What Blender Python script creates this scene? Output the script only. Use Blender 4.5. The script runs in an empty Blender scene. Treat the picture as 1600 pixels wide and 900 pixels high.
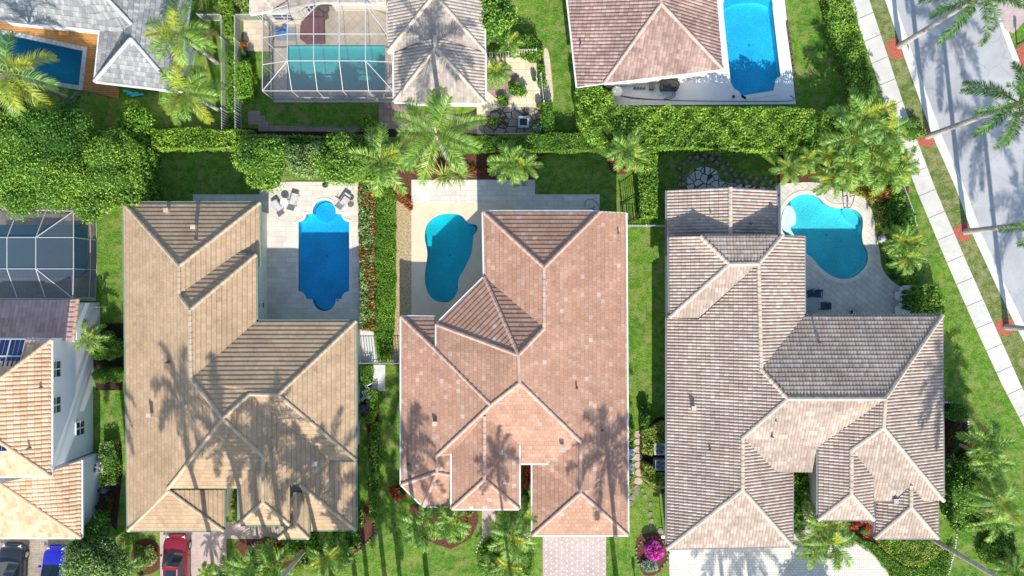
import bpy, math, random
import numpy as np
from mathutils import Vector
from mathutils.geometry import tessellate_polygon
R = math.radians
SC = bpy.context.scene
COL = SC.collection
# ------------------------------------------------------------------ camera, sky, sun, exposure
H = 60.0                       # height of the drone above the lawns
cam = bpy.data.cameras.new('camera'); cam.sensor_width = 36; cam.lens = 27.0
cam.clip_end = 2000
co = bpy.data.objects.new('camera', cam); COL.objects.link(co); co.location = (0, 0, H)
SC.camera = co
SUN_EL, SUN_AZ = 35.0, 6.1     # sun stands in the south (image bottom), a little east
w = bpy.data.worlds.new('World'); SC.world = w; w.use_nodes = True
nt = w.node_tree; bg = nt.nodes['Background']
sky = nt.nodes.new('ShaderNodeTexSky'); sky.sky_type = 'NISHITA'; sky.sun_disc = False
sky.sun_elevation = R(SUN_EL); sky.sun_rotation = R(180 - SUN_AZ); sky.air_density = 1.0; sky.dust_density = 0.6
nt.links.new(sky.outputs[0], bg.inputs[0]); bg.inputs[1].default_value = 0.15
sl = bpy.data.lights.new('sun', 'SUN'); sl.energy = 4.3; sl.angle = R(0.5); sl.color = (1, 0.945, 0.86)
so = bpy.data.objects.new('sun', sl); COL.objects.link(so)
sd = Vector((-math.sin(R(SUN_AZ)) * math.cos(R(SUN_EL)), math.cos(R(SUN_AZ)) * math.cos(R(SUN_EL)), -math.sin(R(SUN_EL))))
so.rotation_euler = sd.to_track_quat('-Z', 'Y').to_euler(); so.location = (10, -60, 60)
SC.view_settings.view_transform = 'Standard'; SC.view_settings.look = 'None'
SC.view_settings.exposure = 0.74; SC.view_settings.gamma = 1.0
SC.render.engine = 'CYCLES'
SC.cycles.max_bounces = 6; SC.cycles.transparent_max_bounces = 12

# ------------------------------------------------------------------ helpers
def P(px, py, z=0.0):
    k = (H - z) / 1200.0
    return Vector(((px - 800) * k, (450 - py) * k, z))
def P2(px, py, z=0.0):
    p = P(px, py, z); return (p.x, p.y)
OFF = {}
def tag(o, label=None, cat=None, group=None, kind=None):
    if label: o['label'] = label
    if cat: o['category'] = cat
    if group: o['group'] = group
    if kind: o['kind'] = kind
    return o
def thing(name, label, cat, loc, group=None, rz=0.0):
    o = bpy.data.objects.new(name, None); COL.objects.link(o)
    o.location = loc; o.rotation_euler = (0, 0, rz); o.empty_display_size = 0.3
    OFF[o] = Vector(loc) if rz == 0 else None
    return tag(o, label, cat, group)
def clone(root, loc, rz=0.0, s=1.0, label=None, group=None, cat=None, name=None):
    r = root.copy(); COL.objects.link(r); r.location = loc; r.rotation_euler = (0, 0, rz); r.scale = (s, s, s)
    if name: r.name = name
    if label: r['label'] = label
    if cat: r['category'] = cat
    if group: r['group'] = group
    for ch in list(root.children):
        c = ch.copy(); COL.objects.link(c); c.parent = r
        for g in list(ch.children):
            d = g.copy(); COL.objects.link(d); d.parent = c
    return r
class MB:
    def __init__(s): s.v = []; s.f = []; s.m = []; s.uv = None
    def face(s, pts, m=0):
        n = len(s.v); s.v.extend([tuple(p) for p in pts]); s.f.append(tuple(range(n, n + len(pts)))); s.m.append(m)
    def box(s, c, d, rz=0.0, m=0, top=1.0):
        x, y, z = d[0] / 2, d[1] / 2, d[2] / 2; n = len(s.v); cs, sn = math.cos(rz), math.sin(rz)
        for (a, b, e) in ((-1,-1,-1),(1,-1,-1),(1,1,-1),(-1,1,-1),(-1,-1,1),(1,-1,1),(1,1,1),(-1,1,1)):
            t = top if e > 0 else 1.0
            X, Y = a * x * t, b * y * t
            s.v.append((c[0] + X * cs - Y * sn, c[1] + X * sn + Y * cs, c[2] + e * z))
        for f in ((3,2,1,0),(4,5,6,7),(0,1,5,4),(1,2,6,5),(2,3,7,6),(3,0,4,7)):
            s.f.append(tuple(n + i for i in f)); s.m.append(m)
    def tube(s, p0, p1, r0, r1=None, n=6, m=0, caps=True):
        p0, p1 = Vector(p0), Vector(p1); r1 = r0 if r1 is None else r1
        d = (p1 - p0)
        if d.length < 1e-6: return
        d.normalize(); a = d.cross(Vector((0, 0, 1)))
        if a.length < 1e-3: a = Vector((1, 0, 0))
        a.normalize(); b = d.cross(a); k = len(s.v)
        for (p, r) in ((p0, r0), (p1, r1)):
            for i in range(n):
                t = 2 * math.pi * i / n
                s.v.append(tuple(p + a * (r * math.cos(t)) + b * (r * math.sin(t))))
        for i in range(n):
            j = (i + 1) % n
            s.f.append((k + i, k + j, k + n + j, k + n + i)); s.m.append(m)
        if caps:
            s.f.append(tuple(k + i for i in reversed(range(n)))); s.m.append(m)
            s.f.append(tuple(k + n + i for i in range(n))); s.m.append(m)
    def bar(s, p0, p1, w, h, m=0):            # square bar between two points
        p0, p1 = Vector(p0), Vector(p1); d = (p1 - p0)
        if d.length < 1e-6: return
        d.normalize(); a = d.cross(Vector((0, 0, 1)))
        if a.length < 1e-3: a = Vector((1, 0, 0))
        a.normalize(); b = a.cross(d).normalized(); k = len(s.v)
        for p in (p0, p1):
            for (i, j) in ((-1,-1),(1,-1),(1,1),(-1,1)):
                s.v.append(tuple(p + a * (i * w / 2) + b * (j * h / 2)))
        for f in ((0,1,5,4),(1,2,6,5),(2,3,7,6),(3,0,4,7),(3,2,1,0),(4,5,6,7)):
            s.f.append(tuple(k + i for i in f)); s.m.append(m)
    def lathe(s, c, prof, n=12, m=0, sx=1, sy=1):
        k = len(s.v)
        for (r, z) in prof:
            for i in range(n):
                t = 2 * math.pi * i / n; s.v.append((c[0] + r * sx * math.cos(t), c[1] + r * sy * math.sin(t), c[2] + z))
        for q in range(len(prof) - 1):
            for i in range(n):
                j = (i + 1) % n
                s.f.append((k + q*n + i, k + q*n + j, k + (q+1)*n + j, k + (q+1)*n + i)); s.m.append(m)
        s.f.append(tuple(k + (len(prof)-1)*n + i for i in range(n))); s.m.append(m)
        s.f.append(tuple(k + i for i in reversed(range(n)))); s.m.append(m)
    def fill(s, loops, z, m=0, skirt=0.0):
        ls = [[Vector((x, y, 0)) for (x, y) in l] for l in loops]
        flat = [p for l in ls for p in l]; k = len(s.v)
        s.v.extend([(p.x, p.y, z) for p in flat])
        for t in tessellate_polygon(ls):
            a, b, c = (flat[i] for i in t)
            if (b - a).cross(c - a).z < 0: t = (t[0], t[2], t[1])
            s.f.append(tuple(k + i for i in t)); s.m.append(m)
        if skirt:
            for l in loops:
                for i in range(len(l)):
                    a, b = l[i], l[(i + 1) % len(l)]
                    s.face([(a[0], a[1], z), (b[0], b[1], z), (b[0], b[1], z - skirt), (a[0], a[1], z - skirt)], m)
    def prism(s, poly, z0, z1, m=0):
        s.fill([poly], z1, m, skirt=z1 - z0)
    def build(s, name, mats, parent=None, smooth=False, **kw):
        v = np.array(s.v, dtype=np.float32).reshape(-1, 3)
        if parent is not None and OFF.get(parent) is not None: v = v - np.array(OFF[parent], dtype=np.float32)
        me = bpy.data.meshes.new(name); me.from_pydata(v.tolist(), [], s.f)
        for mt in (mats if isinstance(mats, (list, tuple)) else [mats]): me.materials.append(mt)
        me.polygons.foreach_set('material_index', s.m)
        if smooth: me.polygons.foreach_set('use_smooth', [True] * len(s.f))
        me.update()
        o = bpy.data.objects.new(name, me); COL.objects.link(o)
        if parent is not None: o.parent = parent; OFF[o] = OFF.get(parent)
        if kw: tag(o, **kw)
        return o
def np_obj(name, V, F4, mats, parent=None, midx=None, **kw):      # fast quad mesh
    V = np.asarray(V, dtype=np.float32).reshape(-1, 3)
    if parent is not None and OFF.get(parent) is not None: V = V - np.array(OFF[parent], dtype=np.float32)
    me = bpy.data.meshes.new(name); nf = len(F4)
    me.vertices.add(len(V)); me.vertices.foreach_set('co', V.ravel())
    me.loops.add(nf * 4); me.loops.foreach_set('vertex_index', np.asarray(F4, dtype=np.int32).ravel())
    me.polygons.add(nf); me.polygons.foreach_set('loop_start', np.arange(0, nf * 4, 4, dtype=np.int32))
    for mt in (mats if isinstance(mats, (list, tuple)) else [mats]): me.materials.append(mt)
    if midx is not None: me.polygons.foreach_set('material_index', np.asarray(midx, dtype=np.int32))
    me.update(calc_edges=True); me.validate()
    o = bpy.data.objects.new(name, me); COL.objects.link(o)
    if parent is not None: o.parent = parent; OFF[o] = OFF.get(parent)
    if kw: tag(o, **kw)
    return o

# ------------------------------------------------------------------ materials
class NT:
    def __init__(s, name):
        s.m = bpy.data.materials.new(name); s.m.use_nodes = True; s.t = s.m.node_tree
        s.b = s.t.nodes['Principled BSDF']
        g = s.t.nodes.new('ShaderNodeNewGeometry'); s.pos = g.outputs['Position']; s.geo = g
    def n(s, typ, **kw):
        x = s.t.nodes.new(typ)
        for k, v in kw.items(): setattr(x, k, v)
        return x
    def l(s, a, b): s.t.links.new(a, b)
    def noise(s, scale, detail=3, rough=.55, src=None):
        x = s.n('ShaderNodeTexNoise'); x.inputs['Scale'].default_value = scale; x.inputs['Detail'].default_value = detail
        x.inputs['Roughness'].default_value = rough; s.l(src or s.pos, x.inputs['Vector']); return x.outputs['Fac']
    def ramp(s, fac, stops, interp='LINEAR'):
        x = s.n('ShaderNodeValToRGB'); x.color_ramp.interpolation = interp; e = x.color_ramp.elements
        while len(e) < len(stops): e.new(0.5)
        for i, (p, c) in enumerate(stops): e[i].position = p; e[i].color = (*c, 1) if len(c) == 3 else c
        s.l(fac, x.inputs[0]); return x.outputs[0]
    def mix(s, a, b, f, mode='MIX'):
        x = s.n('ShaderNodeMix', data_type='RGBA', blend_type=mode)
        for (sock, v) in ((x.inputs[0], f), (x.inputs[6], a), (x.inputs[7], b)):
            if hasattr(v, 'links'): s.l(v, sock)
            else: sock.default_value = v if not isinstance(v, tuple) else (*v, 1)
        return x.outputs[2]
    def math(s, op, a, b=0.0, c=None):
        x = s.n('ShaderNodeMath', operation=op)
        for i, v in enumerate((a, b, c)):
            if v is None: continue
            if hasattr(v, 'links'): s.l(v, x.inputs[i])
            else: x.inputs[i].default_value = v
        return x.outputs[0]
    def bump(s, h, dist, strength=1.0):
        x = s.n('ShaderNodeBump'); x.inputs['Distance'].default_value = dist; x.inputs['Strength'].default_value = strength
        s.l(h, x.inputs['Height']); s.l(x.outputs[0], s.b.inputs['Normal'])
    def done(s, color, rough=.8, spec=.3, metal=0):
        if hasattr(color, 'links'): s.l(color, s.b.inputs['Base Color'])
        else: s.b.inputs['Base Color'].default_value = (*color, 1)
        s.b.inputs['Roughness'].default_value = rough; s.b.inputs['Specular IOR Level'].default_value = spec
        s.b.inputs['Metallic'].default_value = metal; return s.m
def plain(name, c, rough=.6, spec=.4, metal=0, var=.18, scale=3.0, bump=0):
    t = NT(name); f = t.noise(scale, 4)
    c2 = tuple(x * (1 - var) for x in c); c3 = tuple(min(1, x * (1 + var * .6)) for x in c)
    if bump: t.bump(t.noise(scale * 8, 2), bump)
    return t.done(t.ramp(f, [(.3, c2), (.7, c3)]), rough, spec, metal)
def grass_mat(name, cols, dry=None):
    t = NT(name)
    a = t.noise(.35, 4, .6); b = t.noise(9, 4, .75); c = t.noise(2.2, 3, .6)
    base = t.ramp(a, [(.3, cols[0]), (.55, cols[1]), (.75, cols[2])])
    fine = t.ramp(b, [(.3, (.35, .42, .3)), (.5, (.95, .95, .9)), (.68, (1.6, 1.5, 1.3))])
    col = t.mix(base, fine, 1.0, 'MULTIPLY')
    col = t.mix(col, t.ramp(c, [(.3, (.66, .72, .65)), (.7, (1.22, 1.16, 1.1))]), 1.0, 'MULTIPLY')
    if dry: col = t.mix(col, dry, t.math('MULTIPLY', t.ramp(t.noise(1.1, 4, .7), [(.46, (0, 0, 0)), (.66, (1, 1, 1))]), .7))
    t.bump(b, .09); return t.done(col, .9, .1)
def leaf_mat(name, cols, trans=.35, rough=.5, patch=.5):
    t = NT(name); ri = t.geo.outputs['Random Per Island']
    col = t.ramp(ri, [(0, cols[0]), (.45, cols[1]), (1, cols[2])])
    col = t.mix(col, t.ramp(t.noise(patch, 3), [(.35, (.72, .8, .7)), (.65, (1.2, 1.12, 1.0))]), 1.0, 'MULTIPLY')
    t.done(col, rough, .35)
    tr = t.n('ShaderNodeBsdfTranslucent'); t.l(col, tr.inputs[0])
    mx = t.n('ShaderNodeMixShader'); mx.inputs[0].default_value = trans
    t.l(t.b.outputs[0], mx.inputs[1]); t.l(tr.outputs[0], mx.inputs[2])
    t.l(mx.outputs[0], t.t.nodes['Material Output'].inputs[0]); return t.m
def tile_mat(name, stops, joint=.55, stagger=True, dirt=(.82, 1.1), grain=20, butt_shade=1.0):
    t = NT(name); uv = t.n('ShaderNodeUVMap'); sp = t.n('ShaderNodeSeparateXYZ'); t.l(uv.outputs[0], sp.inputs[0])
    fv = t.math('FLOOR', sp.outputs[1])
    u = t.math('ADD', sp.outputs[0], t.math('MULTIPLY', fv, .5 if stagger else 0.0))
    fu = t.math('FLOOR', u); fr = t.math('FRACT', u)
    cb = t.n('ShaderNodeCombineXYZ'); t.l(fu, cb.inputs[0]); t.l(fv, cb.inputs[1])
    wn = t.n('ShaderNodeTexWhiteNoise', noise_dimensions='3D'); t.l(cb.outputs[0], wn.inputs[0])
    col = t.ramp(wn.outputs[0], stops)
    if joint < 1:
        j = t.math('LESS_THAN', fr, .09); col = t.mix(col, (joint, joint, joint), j, 'MULTIPLY')
    if butt_shade < 1: col = t.mix(col, (butt_shade, butt_shade, butt_shade), t.math('GREATER_THAN', t.math('FRACT', sp.outputs[1]), .87), 'MULTIPLY')  # gap shade and edge dirt painted along the lower edge of each course
    d = t.ramp(t.noise(.45, 5, .65), [(.3, (dirt[0],) * 3), (.7, (dirt[1],) * 3)])
    col = t.mix(col, d, 1.0, 'MULTIPLY')
    col = t.mix(col, t.ramp(t.noise(1.9, 5, .75), [(.32, (.80, .78, .77)), (.46, (1,) * 3)]), 1.0, 'MULTIPLY')
    col = t.mix(col, t.ramp(t.noise(grain, 2), [(.3, (.86,) * 3), (.7, (1.12,) * 3)]), 1.0, 'MULTIPLY')
    return t.done(col, .75, .25)
def paver_mat(name, c1, c2, mortar, bw, bh, rot=0.0, offset=.5, msize=.012, stain=.2):
    t = NT(name); mp = t.n('ShaderNodeMapping'); mp.inputs['Rotation'].default_value = (0, 0, rot); t.l(t.pos, mp.inputs[0])
    b = t.n('ShaderNodeTexBrick'); t.l(mp.outputs[0], b.inputs['Vector']); b.offset = offset
    b.inputs['Color1'].default_value = (*c1, 1); b.inputs['Color2'].default_value = (*c2, 1); b.inputs['Mortar'].default_value = (*mortar, 1)
    b.inputs['Scale'].default_value = 1; b.inputs['Mortar Size'].default_value = msize; b.inputs['Bias'].default_value = 0
    b.inputs['Brick Width'].default_value = bw; b.inputs['Row Height'].default_value = bh
    col = t.mix(b.outputs[0], t.ramp(t.noise(.8, 6, .7), [(.3, (1 - stain,) * 3), (.65, (1.05,) * 3)]), 1.0, 'MULTIPLY')
    col = t.mix(col, t.ramp(t.noise(14, 3, .7), [(.3, (.86, .85, .83)), (.7, (1.08,) * 3)]), 1.0, 'MULTIPLY')
    return t.done(col, .75, .3)
def water_mat(name, tint, ws=3.5):
    t = NT(name); tr = t.n('ShaderNodeBsdfTransparent'); tr.inputs[0].default_value = (*tint, 1)
    gl = t.n('ShaderNodeBsdfGlossy'); gl.inputs['Roughness'].default_value = .03
    fr = t.n('ShaderNodeFresnel'); fr.inputs[0].default_value = 1.33
    bp = t.n('ShaderNodeBump'); bp.inputs['Distance'].default_value = .03; t.l(t.noise(ws, 3), bp.inputs['Height'])
    t.l(bp.outputs[0], gl.inputs['Normal']); t.l(bp.outputs[0], fr.inputs['Normal'])
    mx = t.n('ShaderNodeMixShader'); t.l(t.math('MULTIPLY', fr.outputs[0], t.math('SUBTRACT', 1.0, t.geo.outputs['Backfacing'])), mx.inputs[0]); t.l(tr.outputs[0], mx.inputs[1]); t.l(gl.outputs[0], mx.inputs[2])
    t.l(mx.outputs[0], t.t.nodes['Material Output'].inputs[0]); return t.m
def screen_mat(name, c, alpha):
    t = NT(name); tr = t.n('ShaderNodeBsdfTransparent'); df = t.n('ShaderNodeBsdfDiffuse'); df.inputs[0].default_value = (*c, 1)
    mx = t.n('ShaderNodeMixShader'); mx.inputs[0].default_value = alpha
    t.l(tr.outputs[0], mx.inputs[1]); t.l(df.outputs[0], mx.inputs[2])
    t.l(mx.outputs[0], t.t.nodes['Material Output'].inputs[0]); return t.m
def poolfloor_mat(name, c1, c2):
    t = NT(name)                                   # mottled floor with a pale net of water caustics painted in
    v = t.n('ShaderNodeTexVoronoi', feature='DISTANCE_TO_EDGE'); v.inputs['Scale'].default_value = 6.5
    mp = t.n('ShaderNodeMix', data_type='VECTOR'); mp.inputs[0].default_value = .12
    nn = t.n('ShaderNodeTexNoise'); nn.inputs['Scale'].default_value = 3; t.l(t.pos, nn.inputs[0])
    t.l(t.pos, mp.inputs[4]); t.l(nn.outputs['Color'], mp.inputs[5]); t.l(mp.outputs[1], v.inputs['Vector'])
    col = t.ramp(v.outputs[0], [(0, c2), (.06, c2), (.28, c1)])
    col = t.mix(col, t.ramp(t.noise(.6, 3), [(.3, (.85,) * 3), (.7, (1.1,) * 3)]), 1.0, 'MULTIPLY')
    return t.done(col, .6, .2)

M = {}
M['lawn'] = grass_mat('lawn_grass', [(.085, .21, .028), (.135, .275, .036), (.20, .32, .048)], dry=(.29, .27, .10))
M['verge'] = grass_mat('verge_grass', [(.12, .19, .05), (.19, .23, .075), (.25, .26, .11)], dry=(.34, .30, .17))
M['mulch'] = plain('bark_mulch', (.17, .075, .05), .95, .1, var=.6, scale=9, bump=.05)
M['dkmulch'] = plain('dark_mulch', (.07, .045, .035), .95, .1, var=.6, scale=9, bump=.05)
M['redmulch'] = plain('red_mulch', (.56, .17, .11), .95, .1, var=.45, scale=10, bump=.05)
M['gravel'] = plain('tan_gravel', (.52, .40, .22), .95, .1, var=.5, scale=8, bump=.04)
M['concrete'] = plain('pale_concrete', (.62, .60, .56), .85, .2, var=.12, scale=1.2)
def worn_mat(name, c, crack=.35, cs=.35, stain=.8):
    t = NT(name); v = t.n('ShaderNodeTexVoronoi', feature='DISTANCE_TO_EDGE'); v.inputs['Scale'].default_value = cs
    mp = t.n('ShaderNodeMix', data_type='VECTOR'); mp.inputs[0].default_value = .25; nn = t.n('ShaderNodeTexNoise'); nn.inputs['Scale'].default_value = .9; nn.inputs['Detail'].default_value = 6; t.l(t.pos, nn.inputs[0])
    t.l(t.pos, mp.inputs[4]); t.l(nn.outputs['Color'], mp.inputs[5]); t.l(mp.outputs[1], v.inputs['Vector'])
    col = t.mix(c, t.ramp(v.outputs[0], [(0, (crack,) * 3), (.010, (1, 1, 1))]), .28, 'MULTIPLY')
    col = t.mix(col, t.ramp(t.noise(.22, 6, .7), [(.35, (stain,) * 3), (.6, (1.06,) * 3)]), 1.0, 'MULTIPLY')
    col = t.mix(col, t.ramp(t.noise(1.7, 5, .8), [(.30, (.72,) * 3), (.42, (1,) * 3)]), 1.0, 'MULTIPLY')
    col = t.mix(col, t.ramp(t.noise(25, 2, .7), [(.3, (.9,) * 3), (.7, (1.08,) * 3)]), 1.0, 'MULTIPLY')
    return t.done(col, .9, .2)
M['road'] = worn_mat('pale_asphalt', (.40, .405, .41))
M['walk'] = worn_mat('weathered_concrete_walk', (.60, .58, .53), .8, .3, .85)
M['kerb'] = plain('kerb_concrete', (.62, .61, .58), .85, .2, var=.12, scale=2)
M['dark'] = plain('dark_joint', (.12, .11, .10), .9, .1)
M['trav'] = paver_mat('travertine', (.74, .69, .61), (.62, .57, .50), (.50, .46, .40), .8, .4, stain=.16)
M['travtan'] = paver_mat('tan_travertine', (.70, .58, .44), (.60, .49, .37), (.42, .34, .26), .7, .45, stain=.2)
M['cream'] = plain('cream_deck_coating', (.68, .57, .40), .85, .2, var=.08, scale=1)
M['beigetile'] = paver_mat('beige_diagonal_tile', (.66, .58, .48), (.60, .53, .44), (.40, .34, .28), .55, .55, rot=R(45), offset=0)
M['greytile'] = paver_mat('grey_diagonal_paver', (.70, .65, .58), (.60, .56, .51), (.34, .31, .30), .62, .42, rot=R(38))
def crazy_mat(name, c1, c2, mortar, scale=1.7):
    t = NT(name); v = t.n('ShaderNodeTexVoronoi', feature='DISTANCE_TO_EDGE'); v.inputs['Scale'].default_value = scale; t.l(t.pos, v.inputs['Vector'])
    w2 = t.n('ShaderNodeTexVoronoi'); w2.inputs['Scale'].default_value = scale; t.l(t.pos, w2.inputs['Vector'])
    s = t.n('ShaderNodeSeparateColor'); t.l(w2.outputs['Color'], s.inputs[0])
    col = t.mix(t.ramp(s.outputs[0], [(0, c1), (1, c2)]), mortar, t.math('LESS_THAN', v.outputs[0], .06)); 
    col = t.mix(col, t.ramp(t.noise(9, 4, .7), [(.3, (.8,) * 3), (.7, (1.1,) * 3)]), 1.0, 'MULTIPLY'); return t.done(col, .85, .2)
M['flag'] = crazy_mat('crazy_paving', (.46, .45, .43), (.62, .60, .56), (.06, .06, .055))
M['flag2'] = crazy_mat('tan_crazy_paving', (.30, .25, .20), (.50, .40, .32), (.10, .08, .06), 1.6)
M['creamtile'] = paver_mat('pale_courtyard_paver', (.82, .72, .52), (.70, .58, .40), (.30, .24, .17), .55, .55, offset=0)
M['brown'] = paver_mat('brown_paver', (.40, .28, .23), (.33, .24, .21), (.15, .11, .09), .5, .5, offset=0)
M['pinkpaver'] = paver_mat('pink_brick_paver', (.60, .47, .43), (.52, .41, .39), (.34, .28, .26), .22, .11, stain=.2)
M['whitepaver'] = paver_mat('white_brick_paver', (.72, .69, .62), (.62, .59, .53), (.34, .31, .28), .30, .20, stain=.12)
M['oldpaver'] = paver_mat('worn_grey_brown_paver', (.42, .36, .29), (.33, .27, .22), (.2, .17, .14), .25, .13, stain=.3)
M['whitedeck'] = plain('white_deck_coating', (.74, .74, .76), .8, .3, var=.06, scale=.8)
M['wood'] = paver_mat('orange_deck_boards', (.50, .25, .08), (.42, .20, .06), (.16, .08, .03), 3.0, .14, stain=.35)
M['stone'] = plain('flagstone', (.25, .22, .18), .9, .2, var=.3, scale=3)
M['tileA'] = tile_mat('tan_flat_tile', [(0, (.41, .28, .17)), (.5, (.445, .31, .19)), (1, (.48, .34, .215))], joint=.88, dirt=(.84, 1.14), butt_shade=.70)
M['tileB'] = tile_mat('pink_flat_tile', [(0, (.40, .225, .15)), (.35, (.43, .245, .165)), (.8, (.46, .27, .185)), (.97, (.49, .31, .23)), (1, (.54, .42, .35))], joint=.76, butt_shade=.80)
M['tileC'] = tile_mat('mixed_cream_brown_tile', [(0, (.385, .30, .24)), (.4, (.43, .34, .275)), (.75, (.47, .38, .31)), (1, (.54, .46, .39))], joint=1, stagger=False)
M['tileD'] = tile_mat('cream_tile', [(0, (.36, .30, .25)), (.5, (.42, .36, .30)), (1, (.50, .44, .38))], joint=1, stagger=False, dirt=(.75, 1.1))
M['tileE'] = tile_mat('grey_slate_tile', [(0, (.20, .21, .215)), (.5, (.26, .27, .27)), (1, (.36, .37, .36))], joint=.7, butt_shade=.7)
M['tileF'] = tile_mat('pinkish_brown_tile', [(0, (.31, .20, .17)), (.5, (.37, .25, .21)), (1, (.46, .33, .28))], joint=1, stagger=False, dirt=(.62, 1.1))
M['tileG'] = tile_mat('orange_clay_tile', [(0, (.56, .33, .20)), (.5, (.66, .42, .27)), (1, (.74, .50, .34))], joint=1, stagger=False)
M['tileP'] = tile_mat('purple_brown_tile', [(0, (.50, .31, .27)), (.5, (.58, .37, .32)), (1, (.64, .43, .37))], joint=1, stagger=False)
M['capA'] = plain('tan_ridge_tile', (.50, .39, .27), .7, .3, var=.25, scale=2)
M['capB'] = plain('pink_ridge_tile', (.56, .37, .29), .7, .3, var=.25, scale=2)
M['capC'] = plain('pale_ridge_tile', (.56, .46, .36), .7, .3, var=.25, scale=2)
M['capE'] = plain('grey_ridge_tile', (.52, .52, .51), .7, .3, var=.2, scale=2)
M['capF'] = plain('brown_ridge_tile', (.50, .36, .30), .7, .3, var=.25, scale=2)
M['capG'] = plain('orange_ridge_tile', (.68, .43, .28), .7, .3, var=.2, scale=2)
M['gutgreen'] = plain('green_gutter', (.16, .24, .17), .5, .4)
M['gutwhite'] = plain('white_gutter', (.72, .72, .70), .5, .4)
M['gutdark'] = plain('dark_gutter', (.20, .20, .21), .5, .4)
M['wallcream'] = plain('cream_stucco', (.74, .69, .58), .9, .2, var=.08, scale=2)
M['wallwhite'] = plain('white_stucco', (.78, .80, .82), .9, .2, var=.07, scale=.5)
M['white'] = plain('white_paint', (.8, .8, .79), .4, .5, var=.05)
M['alu'] = plain('white_aluminium', (.55, .55, .55), .4, .5, var=.05)
M['bronze'] = plain('grey_bronze_aluminium', (.42, .42, .42), .4, .5, var=.05)
M['black'] = plain('black_plastic', (.03, .03, .033), .4, .5)
M['grey'] = plain('grey_metal', (.42, .44, .45), .4, .5, var=.1)
M['dgrey'] = plain('dark_grey_fabric', (.13, .14, .15), .8, .3)
M['glass'] = plain('dark_window_glass', (.03, .04, .05), .05, .8, var=.2)
M['rubber'] = plain('tyre_rubber', (.03, .03, .03), .8, .2)
M['screen'] = screen_mat('insect_screen', (.10, .10, .11), .30)
M['travstep']=plain('cream_step_stone',(.46,.42,.35),.9,.2,var=.2)
M['terrap']=plain('pinkish_step_stone',(.52,.38,.30),.9,.2,var=.2)
M['brownp']=plain('brown_panel',(.16,.08,.07),.8,.2)
M['spacover']=plain('maroon_vinyl',(.20,.08,.08),.6,.3)
M['bluep']=plain('blue_plastic',(.02,.20,.60),.4,.4)
M['aqua']=plain('turquoise_foam',(.10,.60,.66),.7,.2)
M['gold']=plain('yellow_glazed_rim',(.60,.45,.10),.5,.4)
M['screend'] = screen_mat('dark_insect_screen', (.09, .10, .12), .55)
M['water'] = water_mat('pool_water', (.14, .65, .88))
M['waterB'] = water_mat('teal_pool_water', (.12, .72, .76))
M['waterC'] = water_mat('turquoise_pool_water', (.27, .80, .83))
M['waterF'] = water_mat('cyan_pool_water', (.17, .70, .88))
M['waterE'] = water_mat('dark_teal_pool_water', (.10, .56, .66))
M['waterg'] = water_mat('calm_pool_water', (.36, .80, .82), 1.5)
M['pfloor'] = poolfloor_mat('caustic_pool_floor', (.44, .62, .70), (.60, .78, .83))
M['pfloorp'] = plain('pale_plaster_pool_floor', (.50, .66, .66), .8, .2, var=.06)
M['cope'] = plain('pool_coping', (.68, .62, .52), .8, .3, var=.15, scale=4)
M['copew'] = plain('white_coping', (.76, .74, .70), .8, .3, var=.1, scale=4)
M['wline'] = plain('waterline_tile', (.10, .25, .36), .3, .5, var=.3, scale=8)
M['trunk'] = plain('grey_palm_trunk', (.44, .41, .36), .9, .2, var=.35, scale=5, bump=.03)
M['bark'] = plain('brown_bark', (.17, .12, .08), .95, .1, var=.4, scale=6, bump=.03)
M['shaft'] = plain('green_crownshaft', (.24, .32, .10), .5, .4, var=.2)
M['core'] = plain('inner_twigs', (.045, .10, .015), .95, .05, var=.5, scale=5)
M['terra'] = plain('terracotta', (.42, .17, .09), .8, .3)
L = {}
L['ficus'] = leaf_mat('glossy_green_leaf', [(.06, .17, .016), (.19, .38, .03), (.44, .64, .14)])
L['clusia'] = leaf_mat('yellow_green_leaf', [(.07, .18, .012), (.22, .40, .03), (.48, .64, .11)])
L['box'] = leaf_mat('clipped_green_leaf', [(.07, .19, .015), (.15, .32, .03), (.26, .45, .07)])
L['dark'] = leaf_mat('dark_green_leaf', [(.035, .13, .016), (.08, .23, .03), (.18, .36, .06)])
L['lime'] = leaf_mat('lime_leaf', [(.14, .32, .02), (.22, .44, .03), (.34, .55, .07)])
L['olive'] = leaf_mat('grey_green_leaf', [(.12, .21, .05), (.27, .40, .12), (.50, .62, .30)])
L['varieg'] = leaf_mat('variegated_leaf', [(.16, .28, .03), (.35, .42, .07), (.62, .60, .20)])
L['croton'] = leaf_mat('orange_green_leaf', [(.05, .10, .015), (.36, .10, .02), (.62, .20, .05)])
L['redleaf'] = leaf_mat('red_leaf', [(.20, .03, .02), (.48, .10, .05), (.62, .22, .12)])
L['red'] = leaf_mat('red_flower', [(.35, .01, .02), (.65, .03, .05), (.75, .12, .12)])
L['magenta'] = leaf_mat('magenta_flower', [(.35, .01, .25), (.62, .04, .48), (.75, .15, .65)])
L['purple'] = leaf_mat('dark_purple_leaf', [(.06, .02, .03), (.12, .04, .04), (.22, .10, .06)])
L['silver'] = leaf_mat('silver_leaf', [(.30, .36, .34), (.45, .50, .50), (.60, .66, .68)])
L['palm'] = leaf_mat('palm_leaflet', [(.05, .15, .015), (.17, .34, .035), (.45, .62, .18)], rough=.4)
L['palmy'] = leaf_mat('yellow_green_palm_leaflet', [(.18, .30, .02), (.36, .42, .04), (.60, .56, .10)], rough=.4)
L['palmd'] = leaf_mat('dark_palm_leaflet', [(.02, .09, .02), (.06, .19, .035), (.22, .38, .12)], rough=.4)
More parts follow.
